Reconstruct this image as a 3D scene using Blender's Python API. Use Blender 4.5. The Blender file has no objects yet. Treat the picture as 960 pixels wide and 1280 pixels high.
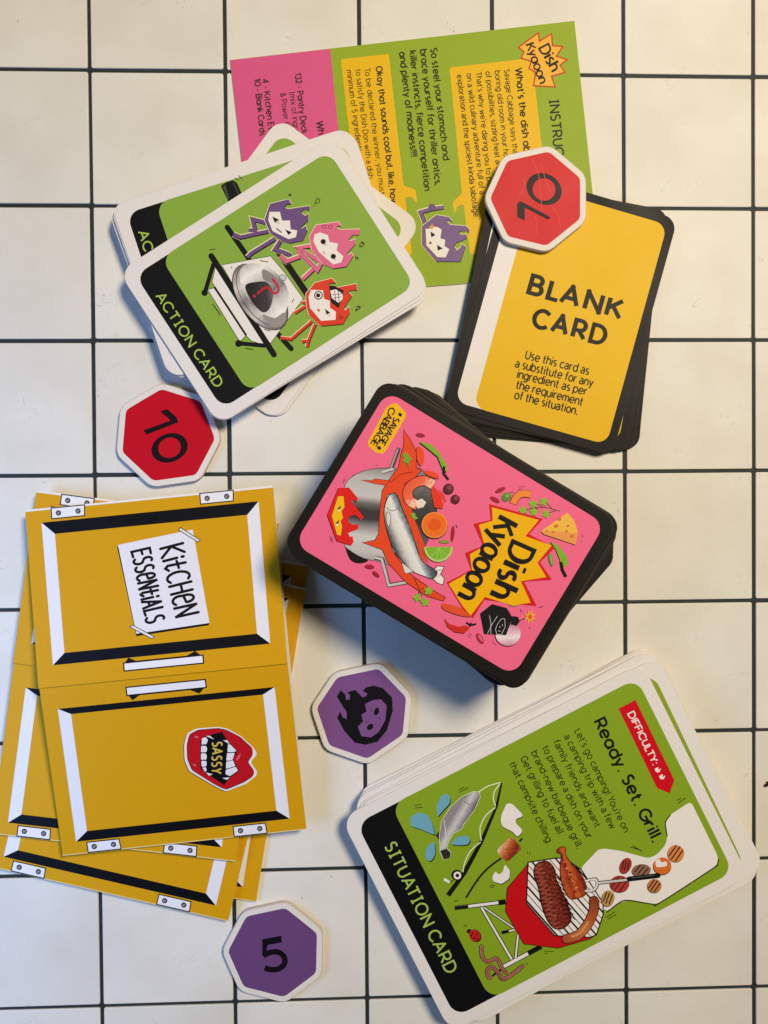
import bpy, bmesh, math, random
from mathutils import Vector, Matrix, Euler

random.seed(7)
sc = bpy.context.scene
COL = sc.collection

# ------------------------------------------------------------------ camera
F = 962.0                                   # focal length in pixels of the 960x1280 photograph
CAM_ROT = Euler((-1.37400805e-02, -3.28487233e-02, -7.91318637e-03), 'XYZ')
CAM_LOC = Vector((-0.0247356, 0.0133498, 0.2697647)) * (0.0478 / 0.0464)
cam_data = bpy.data.cameras.new('camera')
cam = bpy.data.objects.new('camera', cam_data)
COL.objects.link(cam)
cam.location = CAM_LOC
cam.rotation_euler = CAM_ROT
cam_data.sensor_fit = 'VERTICAL'
cam_data.sensor_height = 36.0
cam_data.lens = F * 36.0 / 1280.0
cam_data.clip_start = 0.01
cam_data.clip_end = 50
sc.camera = cam
sc.render.resolution_x, sc.render.resolution_y = 768, 1024

# ------------------------------------------------------------------ world, lamps, exposure
world = bpy.data.worlds.new('World')
sc.world = world
world.use_nodes = True
wb = world.node_tree.nodes['Background']
wb.inputs['Color'].default_value = (0.86, 0.90, 1.0, 1)
wb.inputs['Strength'].default_value = 0.05

def area(name, loc, target, size, power, color, shape='DISK', size_y=None):
    d = bpy.data.lights.new(name, 'AREA')
    d.shape = shape
    d.size = size
    if size_y:
        d.size_y = size_y
    d.energy = power
    d.color = color
    o = bpy.data.objects.new(name, d)
    COL.objects.link(o)
    o.location = loc
    o.rotation_euler = (Vector(target) - Vector(loc)).to_track_quat('-Z', 'Y').to_euler()
    return o
area('warm_room_lamp', (0.325, 0.37, 0.79), (0.05, -0.05, 0), 0.24, 8.5, (1.0, 0.878, 0.68))
cool = area('cool_window_light', (-0.33, -0.085, 0.20), (-0.19, -0.07, 0), 0.24, 0.33, (0.21, 0.43, 0.95), 'RECTANGLE', 0.14)
cool.data.spread = math.radians(100)

sc.view_settings.view_transform = 'Standard'
sc.view_settings.look = 'None'
sc.view_settings.exposure = 0.0
sc.view_settings.gamma = 1.0
sc.cycles.use_denoising = True

# ------------------------------------------------------------------ picture <-> place
RM = CAM_ROT.to_matrix()
UP = Vector((0, 0, 1))

def unproject(x, y, p0, n=UP):
    d = RM @ Vector(((x - 480) / F, (640 - y) / F, -1.0))
    t = (Vector(p0) - CAM_LOC).dot(n) / d.dot(n)
    return CAM_LOC + d * t

def on_z(x, y, z):
    return unproject(x, y, (0, 0, z))

def project(w):
    c = RM.transposed() @ (Vector(w) - CAM_LOC)
    return (480 + F * c.x / -c.z, 640 - F * c.y / -c.z)

def Z(ox, oy, s):
    return lambda *pts: [(ox + x / s, oy + y / s) for x, y in pts]

# ------------------------------------------------------------------ materials
MATS = {}

def lin(h):
    h = h.lstrip('#')
    v = [int(h[i:i + 2], 16) / 255 for i in (0, 2, 4)]
    return tuple(c / 12.92 if c <= 0.04045 else ((c + 0.055) / 1.055) ** 2.4 for c in v) + (1.0,)

def new_mat(key):
    m = bpy.data.materials.new(key)
    m.use_nodes = True
    nt = m.node_tree
    return m, nt, nt.nodes['Principled BSDF']

def N(nt, typ, **kw):
    n = nt.nodes.new(typ)
    for k, v in kw.items():
        setattr(n, k, v)
    return n

def ink(h, rough=0.50, spec=0.16):
    """printed paper: flat ink with faint fibre mottling and a soft coated sheen"""
    key = 'print_' + h.lstrip('#') + '_%d' % int(rough * 100)
    if key in MATS:
        return MATS[key]
    m, nt, b = new_mat(key)
    tc = N(nt, 'ShaderNodeTexCoord')
    no = N(nt, 'ShaderNodeTexNoise')
    no.inputs['Scale'].default_value = 900
    no.inputs['Detail'].default_value = 3
    nt.links.new(tc.outputs['Object'], no.inputs['Vector'])
    hs = N(nt, 'ShaderNodeHueSaturation')
    hs.inputs['Color'].default_value = lin(h)
    mr = N(nt, 'ShaderNodeMapRange')
    mr.inputs['From Min'].default_value = 0.25
    mr.inputs['From Max'].default_value = 0.75
    mr.inputs['To Min'].default_value = 0.975
    mr.inputs['To Max'].default_value = 1.02
    nt.links.new(no.outputs['Fac'], mr.inputs['Value'])
    nt.links.new(mr.outputs['Result'], hs.inputs['Value'])
    nt.links.new(hs.outputs['Color'], b.inputs['Base Color'])
    n2 = N(nt, 'ShaderNodeTexNoise')
    n2.inputs['Scale'].default_value = 55
    n2.inputs['Detail'].default_value = 5
    nt.links.new(tc.outputs['Object'], n2.inputs['Vector'])
    m2 = N(nt, 'ShaderNodeMapRange')
    m2.inputs['To Min'].default_value = rough - 0.08
    m2.inputs['To Max'].default_value = rough + 0.10
    nt.links.new(n2.outputs['Fac'], m2.inputs['Value'])
    nt.links.new(m2.outputs['Result'], b.inputs['Roughness'])
    b.inputs['Specular IOR Level'].default_value = spec
    bp = N(nt, 'ShaderNodeBump')
    bp.inputs['Strength'].default_value = 0.06
    bp.inputs['Distance'].default_value = 0.0002
    nt.links.new(no.outputs['Fac'], bp.inputs['Height'])
    nt.links.new(bp.outputs['Normal'], b.inputs['Normal'])
    MATS[key] = m
    return m

def photo(key, stops, noise=0.15, scale=(3, 6), axis=1, rough=0.5, detail=6, stripes=0.0):
    """printed photograph: a colour ramp along the shape (UV) broken by noise"""
    key = 'photo_print_' + key
    if key in MATS:
        return MATS[key]
    m, nt, b = new_mat(key)
    uv = N(nt, 'ShaderNodeUVMap')
    sep = N(nt, 'ShaderNodeSeparateXYZ')
    nt.links.new(uv.outputs['UV'], sep.inputs[0])
    mp = N(nt, 'ShaderNodeMapping')
    mp.inputs['Scale'].default_value = (scale[0], scale[1], 1)
    nt.links.new(uv.outputs['UV'], mp.inputs['Vector'])
    no = N(nt, 'ShaderNodeTexNoise')
    no.inputs['Scale'].default_value = 1.0
    no.inputs['Detail'].default_value = detail
    no.inputs['Roughness'].default_value = 0.65
    nt.links.new(mp.outputs[0], no.inputs['Vector'])
    ma = N(nt, 'ShaderNodeMath', operation='MULTIPLY_ADD')
    ma.inputs[1].default_value = noise * 2
    nt.links.new(no.outputs['Fac'], ma.inputs[0])
    sb = N(nt, 'ShaderNodeMath', operation='SUBTRACT')
    sb.inputs[1].default_value = noise
    nt.links.new(sep.outputs[axis], sb.inputs[0])
    nt.links.new(sb.outputs[0], ma.inputs[2])
    src = ma.outputs[0]
    if stripes:
        wv = N(nt, 'ShaderNodeTexWave')
        wv.inputs['Scale'].default_value = stripes
        wv.inputs['Distortion'].default_value = 2.0
        nt.links.new(uv.outputs['UV'], wv.inputs['Vector'])
        m3 = N(nt, 'ShaderNodeMath', operation='MULTIPLY_ADD')
        m3.inputs[1].default_value = 0.22
        nt.links.new(wv.outputs['Fac'], m3.inputs[0])
        nt.links.new(src, m3.inputs[2])
        src = m3.outputs[0]
    cr = N(nt, 'ShaderNodeValToRGB')
    el = cr.color_ramp.elements
    while len(el) < len(stops):
        el.new(0.5)
    for e, (p, h) in zip(el, stops):
        e.position = p
        e.color = lin(h)
    nt.links.new(src, cr.inputs['Fac'])
    nt.links.new(cr.outputs['Color'], b.inputs['Base Color'])
    b.inputs['Roughness'].default_value = rough
    b.inputs['Specular IOR Level'].default_value = 0.24
    MATS[key] = m
    return m

def tile_material():
    m, nt, b = new_mat('glazed_white_tile')
    tc = N(nt, 'ShaderNodeTexCoord')
    geo = N(nt, 'ShaderNodeNewGeometry')
    oi = N(nt, 'ShaderNodeObjectInfo')
    n1 = N(nt, 'ShaderNodeTexNoise')
    n1.inputs['Scale'].default_value = 38
    n1.inputs['Detail'].default_value = 6
    nt.links.new(geo.outputs['Position'], n1.inputs['Vector'])
    c1 = N(nt, 'ShaderNodeValToRGB')
    c1.color_ramp.elements[0].position = 0.30
    c1.color_ramp.elements[0].color = lin('#ddd8cc')
    c1.color_ramp.elements[1].position = 0.62
    c1.color_ramp.elements[1].color = lin('#e6e2d8')
    nt.links.new(n1.outputs['Fac'], c1.inputs['Fac'])
    # thin scuffs: warped musgrave-like ridges thresholded, only in patches
    n2 = N(nt, 'ShaderNodeTexNoise')
    n2.inputs['Scale'].default_value = 150
    n2.inputs['Detail'].default_value = 2
    n2.inputs['Distortion'].default_value = 2.2
    nt.links.new(geo.outputs['Position'], n2.inputs['Vector'])
    ab = N(nt, 'ShaderNodeMath', operation='SUBTRACT')
    ab.inputs[1].default_value = 0.5
    nt.links.new(n2.outputs['Fac'], ab.inputs[0])
    ab2 = N(nt, 'ShaderNodeMath', operation='ABSOLUTE')
    nt.links.new(ab.outputs[0], ab2.inputs[0])
    lt = N(nt, 'ShaderNodeMapRange')
    lt.inputs['From Min'].default_value = 0.0
    lt.inputs['From Max'].default_value = 0.010
    lt.inputs['To Min'].default_value = 1.0
    lt.inputs['To Max'].default_value = 0.0
    nt.links.new(ab2.outputs[0], lt.inputs['Value'])
    n3 = N(nt, 'ShaderNodeTexNoise')
    n3.inputs['Scale'].default_value = 75
    n3.inputs['Detail'].default_value = 1
    nt.links.new(geo.outputs['Position'], n3.inputs['Vector'])
    pm = N(nt, 'ShaderNodeMapRange')
    pm.inputs['From Min'].default_value = 0.59
    pm.inputs['From Max'].default_value = 0.72
    nt.links.new(n3.outputs['Fac'], pm.inputs['Value'])
    mu = N(nt, 'ShaderNodeMath', operation='MULTIPLY')
    nt.links.new(lt.outputs['Result'], mu.inputs[0])
    nt.links.new(pm.outputs['Result'], mu.inputs[1])
    # specks
    vo = N(nt, 'ShaderNodeTexVoronoi')
    vo.inputs['Scale'].default_value = 85
    nt.links.new(geo.outputs['Position'], vo.inputs['Vector'])
    sp = N(nt, 'ShaderNodeMapRange')
    sp.inputs['From Min'].default_value = 0.02
    sp.inputs['From Max'].default_value = 0.045
    sp.inputs['To Min'].default_value = 1.0
    sp.inputs['To Max'].default_value = 0.0
    nt.links.new(vo.outputs['Distance'], sp.inputs['Value'])
    sx = N(nt, 'ShaderNodeSeparateColor')
    nt.links.new(vo.outputs['Color'], sx.inputs[0])
    gt = N(nt, 'ShaderNodeMath', operation='GREATER_THAN')
    gt.inputs[1].default_value = 0.72
    nt.links.new(sx.outputs[0], gt.inputs[0])
    mu2 = N(nt, 'ShaderNodeMath', operation='MULTIPLY')
    nt.links.new(sp.outputs['Result'], mu2.inputs[0])
    nt.links.new(gt.outputs[0], mu2.inputs[1])
    mx = N(nt, 'ShaderNodeMath', operation='MAXIMUM')
    nt.links.new(mu.outputs[0], mx.inputs[0])
    nt.links.new(mu2.outputs[0], mx.inputs[1])
    fa = N(nt, 'ShaderNodeMath', operation='MULTIPLY')
    fa.inputs[1].default_value = 0.46
    nt.links.new(mx.outputs[0], fa.inputs[0])
    mix = N(nt, 'ShaderNodeMix', data_type='RGBA')
    nt.links.new(fa.outputs[0], mix.inputs['Factor'])
    nt.links.new(c1.outputs['Color'], mix.inputs['A'])
    mix.inputs['B'].default_value = lin('#7d7668')
    # each tile a hair different
    hv = N(nt, 'ShaderNodeMapRange')
    hv.inputs['To Min'].default_value = 0.965
    hv.inputs['To Max'].default_value = 1.02
    nt.links.new(oi.outputs['Random'], hv.inputs['Value'])
    hs = N(nt, 'ShaderNodeHueSaturation')
    nt.links.new(hv.outputs['Result'], hs.inputs['Value'])
    nt.links.new(mix.outputs['Result'], hs.inputs['Color'])
    nt.links.new(hs.outputs['Color'], b.inputs['Base Color'])
    n4 = N(nt, 'ShaderNodeTexNoise')
    n4.inputs['Scale'].default_value = 420
    n4.inputs['Detail'].default_value = 3
    nt.links.new(geo.outputs['Position'], n4.inputs['Vector'])
    bp = N(nt, 'ShaderNodeBump')
    bp.inputs['Strength'].default_value = 0.22
    bp.inputs['Distance'].default_value = 0.0003
    nt.links.new(n4.outputs['Fac'], bp.inputs['Height'])
    nt.links.new(bp.outputs['Normal'], b.inputs['Normal'])
    b.inputs['Roughness'].default_value = 0.46
    b.inputs['Specular IOR Level'].default_value = 0.16
    return m

def grout_material():
    m, nt, b = new_mat('dark_grout')
    geo = N(nt, 'ShaderNodeNewGeometry')
    n = N(nt, 'ShaderNodeTexNoise')
    n.inputs['Scale'].default_value = 300
    n.inputs['Detail'].default_value = 5
    nt.links.new(geo.outputs['Position'], n.inputs['Vector'])
    c = N(nt, 'ShaderNodeValToRGB')
    c.color_ramp.elements[0].color = lin('#0e1416')
    c.color_ramp.elements[1].color = lin('#283234')
    nt.links.new(n.outputs['Fac'], c.inputs['Fac'])
    nt.links.new(c.outputs['Color'], b.inputs['Base Color'])
    b.inputs['Roughness'].default_value = 0.7
    return m

WHITE, BLACK = '#e8e2dd', '#0b0b0d'
GREEN, GREEN2, PINK = '#86a02a', '#8aa42a', '#f0688c'
YEL, YELK, RED, PUR = '#e8b912', '#d89f0c', '#cf0c26', '#64428a'
OUT = '#17120f'
EDGEW = '#cfc6ba'

# ------------------------------------------------------------------ object helpers
def tag(o, label, cat, group=None):
    o['label'] = label
    o['category'] = cat
    if group:
        o['group'] = group
    return o

def link(name, me, parent=None):
    o = bpy.data.objects.new(name, me)
    COL.objects.link(o)
    if parent:
        o.parent = parent
    return o

def round_rect(w, h, r, n=7):
    pts = []
    for cx, cy, a0 in ((w / 2 - r, h / 2 - r, 0), (-w / 2 + r, h / 2 - r, 90), (-w / 2 + r, -h / 2 + r, 180), (w / 2 - r, -h / 2 + r, 270)):
        for i in range(n + 1):
            a = math.radians(a0 + 90 * i / n)
            pts.append((cx + r * math.cos(a), cy + r * math.sin(a)))
    return pts

def slab_mesh(name, pts, t, mats, bev=0.00006, z0=0.0):
    """flat slab from an outline (ccw, metres): bottom, wall, bevel ring, top. mats = (top, edge)"""
    n = len(pts)
    cx = sum(p[0] for p in pts) / n
    cy = sum(p[1] for p in pts) / n
    rings = []
    for k, (z, ins) in enumerate(((0, bev), (bev, 0), (t - bev, 0), (t, bev))):
        ring = []
        for i, (x, y) in enumerate(pts):
            ax, ay = pts[i - 1]
            bx, by = pts[(i + 1) % n]
            dx, dy = bx - ax, by - ay
            L = math.hypot(dx, dy) or 1
            ring.append((x - dy / L * ins, y + dx / L * ins, z0 + z))
        rings.append(ring)
    verts = [v for r in rings for v in r]
    faces, mi = [], []
    faces.append(tuple(range(n - 1, -1, -1))); mi.append(0)
    for k in range(3):
        for i in range(n):
            j = (i + 1) % n
            faces.append((k * n + i, k * n + j, (k + 1) * n + j, (k + 1) * n + i)); mi.append(1)
    faces.append(tuple(range(3 * n, 4 * n))); mi.append(0)
    me = bpy.data.meshes.new(name)
    me.from_pydata(verts, [], faces)
    for m in mats:
        me.materials.append(m)
    me.polygons.foreach_set('material_index', mi)
    me.update()
    return me

# ------------------------------------------------------------------ stroke lettering
def arc(cx, cy, rx, ry, a0, a1, n=14):
    return [(cx + rx * math.cos(math.radians(a0 + (a1 - a0) * i / n)), cy + ry * math.sin(math.radians(a0 + (a1 - a0) * i / n))) for i in range(n + 1)]

def O_(cx, cy, rx, ry, n=22):
    return arc(cx, cy, rx, ry, 90, 450, n)

S_LOW = arc(.17, .375, .15, .125, 50, 270, 9) + arc(.17, .125, .16, .125, 90, -130, 9)[1:]
S_UP = arc(.23, .53, .19, .17, 45, 270, 9) + arc(.23, .18, .21, .18, 90, -135, 9)[1:]
G = {   # glyph: (advance, strokes); x-height .5, capital height .7
 'a': (.5, [O_(.24, .25, .24, .25), [(.48, .5), (.48, 0)]]),
 'b': (.5, [[(0, .74), (0, 0)], O_(.25, .25, .25, .25)]),
 'c': (.42, [arc(.25, .25, .25, .25, 48, 312)]),
 'd': (.5, [O_(.25, .25, .25, .25), [(.5, .74), (.5, 0)]]),
 'e': (.5, [[(.01, .25), (.49, .25)], arc(.25, .25, .25, .25, 0, 318, 18)]),
 'f': (.27, [[(.1, 0), (.1, .56)] + arc(.26, .56, .16, .17, 180, 85, 6)[1:], [(-.02, .46), (.25, .46)]]),
 'g': (.5, [O_(.24, .25, .24, .25), [(.48, .5), (.48, .0)] + arc(.24, .0, .24, .2, 0, -150, 9)[1:]]),
 'h': (.44, [[(0, .74), (0, 0)], [(0, .2)] + arc(.22, .28, .22, .22, 170, 0, 9) + [(.44, 0)]]),
 'i': (.06, [[(.03, .5), (.03, 0)], [(.03, .63), (.03, .72)]]),
 'j': (.06, [[(.06, .5), (.06, -.08)] + arc(-.04, -.08, .1, .11, 0, -90, 5)[1:], [(.06, .63), (.06, .72)]]),
 'k': (.42, [[(0, .74), (0, 0)], [(.38, .5), (.02, .22)], [(.12, .3), (.41, 0)]]),
 'l': (.06, [[(.03, .74), (.03, 0)]]),
 'm': (.72, [[(0, .5), (0, 0)], [(0, .2)] + arc(.18, .31, .18, .19, 170, 0, 8) + [(.36, 0)], [(.36, .2)] + arc(.54, .31, .18, .19, 170, 0, 8) + [(.72, 0)]]),
 'n': (.44, [[(0, .5), (0, 0)], [(0, .2)] + arc(.22, .28, .22, .22, 170, 0, 9) + [(.44, 0)]]),
 'o': (.5, [O_(.25, .25, .25, .25)]),
 'p': (.5, [[(0, .5), (0, -.2)], O_(.25, .25, .25, .25)]),
 'q': (.5, [O_(.25, .25, .25, .25), [(.5, .5), (.5, -.2)]]),
 'r': (.26, [[(0, .5), (0, 0)], [(0, .22)] + arc(.22, .27, .22, .22, 170, 78, 6)]),
 's': (.34, [S_LOW]),
 't': (.28, [[(.1, .68), (.1, .14)] + arc(.24, .14, .14, .14, 180, 280, 6)[1:], [(-.02, .46), (.26, .46)]]),
 'u': (.44, [[(0, .5)] + arc(.22, .22, .22, .22, 180, 350, 9) , [(.44, .5), (.44, 0)]]),
 'v': (.44, [[(0, .5), (.22, 0), (.44, .5)]]),
 'w': (.68, [[(0, .5), (.17, 0), (.34, .46), (.51, 0), (.68, .5)]]),
 'x': (.42, [[(0, .5), (.42, 0)], [(.42, .5), (0, 0)]]),
 'y': (.44, [[(0, .5), (.23, .02)], [(.44, .5), (.12, -.2)]]),
 'z': (.38, [[(.02, .48), (.36, .48), (.02, .02), (.38, .02)]]),
 'A': (.62, [[(0, 0), (.31, .7), (.62, 0)], [(.12, .23), (.5, .23)]]),
 'B': (.46, [[(0, .34), (0, .7), (.22, .7)] + arc(.24, .53, .17, .17, 90, -90, 8) + [(0, .36)], [(0, .4), (0, 0), (.24, 0)] + arc(.26, .18, .2, .18, -90, 90, 8) + [(0, .36)]]),
 'C': (.62, [arc(.35, .35, .35, .35, 42, 318, 18)]),
 'D': (.58, [[(0, 0), (0, .7), (.22, .7)] + arc(.23, .35, .35, .35, 90, -90, 14) + [(0, 0)]]),
 'E': (.42, [[(.42, .7), (0, .7), (0, 0), (.42, 0)], [(0, .36), (.37, .36)]]),
 'F': (.4, [[(.4, .7), (0, .7), (0, 0)], [(0, .36), (.35, .36)]]),
 'G': (.66, [arc(.35, .35, .35, .35, 42, 340, 18), [(.36, .33), (.68, .33), (.68, .2)]]),
 'H': (.54, [[(0, .7), (0, 0)], [(.54, .7), (.54, 0)], [(0, .36), (.54, .36)]]),
 'I': (.03, [[(.02, .7), (.02, 0)]]),
 '\x01': (.26, [[(.13, .7), (.13, 0)], [(0, .68), (.26, .68)], [(0, .02), (.26, .02)]]),
 'K': (.52, [[(0, .7), (0, 0)], [(.48, .7), (.02, .3)], [(.16, .42), (.52, 0)]]),
 'L': (.38, [[(0, .7), (0, 0), (.38, 0)]]),
 'N': (.56, [[(0, 0), (0, .7), (.56, 0), (.56, .7)]]),
 'O': (.7, [O_(.35, .35, .35, .35, 26)]),
 'P': (.46, [[(0, 0), (0, .7), (.24, .7)] + arc(.25, .5, .21, .2, 90, -90, 9) + [(0, .3)]]),
 'R': (.5, [[(0, 0), (0, .7), (.24, .7)] + arc(.25, .5, .21, .2, 90, -90, 9) + [(0, .3)], [(.22, .3), (.5, 0)]]),
 'S': (.46, [S_UP]),
 'T': (.5, [[(.25, .68), (.25, 0)], [(0, .68), (.5, .68)]]),
 'U': (.52, [[(0, .7), (0, .26)] + arc(.26, .26, .26, .26, 180, 360, 10) + [(.52, .7)]]),
 'V': (.58, [[(0, .7), (.29, 0), (.58, .7)]]),
 'W': (.86, [[(0, .7), (.21, 0), (.43, .66), (.65, 0), (.86, .7)]]),
 'Y': (.54, [[(0, .7), (.27, .34), (.54, .7)], [(.27, .34), (.27, 0)]]),
 '0': (.64, [O_(.32, .35, .32, .33, 26)]),
 '1': (.28, [[(.02, .56), (.24, .68), (.24, 0)]]),
 '2': (.44, [arc(.21, .5, .2, .2, 165, -30, 9) + [(.02, .02), (.44, .02)]]),
 '3': (.42, [arc(.2, .53, .18, .17, 150, -90, 9), arc(.2, .18, .21, .18, 90, -150, 9)]),
 '4': (.48, [[(.36, 0), (.36, .7), (0, .18), (.48, .18)]]),
 '5': (.44, [[(.40, .68), (.06, .68), (.05, .36)] + arc(.2, .22, .22, .22, 112, -140, 14)]),
 '.': (.10, [[(.06, -.02), (.06, .08)]]),
 ',': (.06, [[(.05, .08), (.01, -.1)]]),
 '!': (.06, [[(.03, .7), (.03, .2)], [(.03, -.02), (.03, .08)]]),
 '?': (.4, [arc(.2, .52, .18, .18, 170, -60, 9) + [(.2, .2)], [(.2, -.02), (.2, .08)]]),
 "'": (.05, [[(.03, .74), (.02, .56)]]),
 ':': (.06, [[(.03, -.02), (.03, .08)], [(.03, .4), (.03, .5)]]),
 '-': (.26, [[(.02, .27), (.24, .27)]]),
 '&': (.56, [[(.54, 0), (.14, .48)] + arc(.25, .58, .13, .12, 210, -30, 9) + [(.1, .3)] + arc(.2, .16, .18, .16, 150, 340, 9) + [(.5, .34)]]),
 '(': (.16, [arc(.3, .3, .28, .5, 125, 235, 8)]),
 ')': (.16, [arc(-.14, .3, .28, .5, 55, -55, 8)]),
}
HAND = {   # tall narrow hand lettering
 'K': (.34, [[(0, .72), (.02, 0)], [(.32, .7), (.02, .34), (.36, -.02)]]),
 'i': (.04, [[(.02, .44), (.03, 0)], [(.02, .58), (.02, .64)]]),
 't': (.26, [[(.1, .66), (.08, .1), (.16, .01), (.26, .1)], [(-.02, .4), (.24, .42)]]),
 'C': (.34, [arc(.2, .34, .2, .35, 55, 310, 12)]),
 'H': (.3, [[(0, .7), (.01, 0)], [(.29, .68), (.3, 0)], [(0, .36), (.3, .36)]]),
 'e': (.3, [[(.02, .36), (.26, .4)] + arc(.15, .46, .13, .2, -10, 190, 8) + arc(.17, .22, .16, .22, 160, 320, 8)]),
 'N': (.32, [[(0, 0), (.01, .68), (.31, 0), (.32, .7)]]),
 'E': (.3, [[(.28, .68), (0, .68), (.02, 0), (.3, .02)], [(0, .36), (.24, .37)]]),
 'S': (.3, [arc(.15, .52, .13, .16, 55, 265, 8) + arc(.14, .18, .15, .18, 80, -140, 8)[1:]]),
 'A': (.34, [[(0, 0), (.16, .68), (.34, 0)], [(.06, .24), (.28, .24)]]),
 'L': (.26, [[(0, .7), (.02, .01), (.26, .03)]]),
}

G2 = dict(G)
G2['a'] = (.43, [arc(.21, .31, .19, .19, 145, 0, 9) + [(.41, 0)], O_(.2, .14, .2, .14)])

def catmull(pts, closed=True, n=5):
    out = []
    m = len(pts)
    rng = range(m) if closed else range(m - 1)
    for i in rng:
        if closed:
            p = [pts[(i + k - 1) % m] for k in range(4)]
        else:
            p = [pts[max(0, i - 1)], pts[i], pts[i + 1], pts[min(m - 1, i + 2)]]
        for j in range(n):
            t = j / n
            out.append(tuple(0.5 * (2 * p[1][a] + (p[2][a] - p[0][a]) * t + (2 * p[0][a] - 5 * p[1][a] + 4 * p[2][a] - p[3][a]) * t * t
                             + (3 * p[1][a] - p[0][a] - 3 * p[2][a] + p[3][a]) * t ** 3) for a in (0, 1)))
    if not closed:
        out.append(pts[-1])
    return out

def round_poly(pts, r, n=4):
    """cut the corners of a polygon with small arcs"""
    out = []
    m = len(pts)
    for i in range(m):
        p, a, b = Vector(pts[i]), Vector(pts[i - 1]), Vector(pts[(i + 1) % m])
        u, v = a - p, b - p
        d = min(r, u.length * .45, v.length * .45)
        s, e = p + u.normalized() * d, p + v.normalized() * d
        for k in range(n + 1):
            t = k / n
            out.append(tuple(s * (1 - t) ** 2 + p * 2 * t * (1 - t) + e * t * t))
    return out

def ellipse(cx, cy, rx, ry, ang=0, n=20):
    c, s = math.cos(math.radians(ang)), math.sin(math.radians(ang))
    return [(cx + rx * math.cos(a) * c - ry * math.sin(a) * s, cy + rx * math.cos(a) * s + ry * math.sin(a) * c)
            for a in (2 * math.pi * i / n for i in range(n))]

def strip(pts, w, closed=False, taper=None, contrast=0.0):
    """polyline -> list of quads (2-D) with mitred joins"""
    P = [Vector(p) for p in pts]
    Q = [P[0]]
    for p in P[1:]:
        if (p - Q[-1]).length > 1e-6:
            Q.append(p)
    if closed and (Q[0] - Q[-1]).length < 1e-6:
        Q.pop()
    m = len(Q)
    if m < 2:
        return []
    L, R = [], []
    for i in range(m):
        a = Q[i - 1] if (i or closed) else None
        b = Q[(i + 1) % m] if (i < m - 1 or closed) else None
        d1 = (Q[i] - a).normalized() if a is not None else None
        d2 = (b - Q[i]).normalized() if b is not None else None
        d1 = d1 or d2
        d2 = d2 or d1
        t = d1 + d2
        t = t.normalized() if t.length > 1e-4 else d2
        n = Vector((-t.y, t.x))
        k = 1 / max(0.45, n.dot(Vector((-d2.y, d2.x))))
        hw = w / 2 * (taper[0] + (taper[1] - taper[0]) * i / (m - 1) if taper else 1) * (1 - contrast * abs(t.x))
        L.append(Q[i] + n * hw * k)
        R.append(Q[i] - n * hw * k)
    quads = []
    for i in range(m if closed else m - 1):
        j = (i + 1) % m
        quads.append([L[i], R[i], R[j], L[j]])
    return quads

def split_sharp(pts, w):
    """break a polyline at sharp corners; each piece overshoots the corner by about half the pen"""
    out, cur = [], [Vector(pts[0])]
    for i in range(1, len(pts)):
        p = Vector(pts[i])
        cur.append(p)
        if i < len(pts) - 1:
            a, b = p - cur[-2], Vector(pts[i + 1]) - p
            if a.length > 1e-9 and b.length > 1e-9 and a.normalized().dot(b.normalized()) < 0.45:
                cur[-1] = p + a.normalized() * w * .42
                out.append(cur)
                cur = [p - b.normalized() * w * .42]
    out.append(cur)
    return [[tuple(q) for q in c] for c in out]

KERN = {'LA': -.16, 'LT': -.1, 'TY': -.06, 'TA': -.1, 'AT': -.1, 'AC': -.04, 'CA': -.05, 'AR': .02, 'AN': .02, 'LY': -.1, 'VA': -.12, 'AV': -.12, 'Ky': -.06, 'Le': -.02, 'To': -.1, 'Yo': -.1}
LAYER = 8e-6

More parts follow.
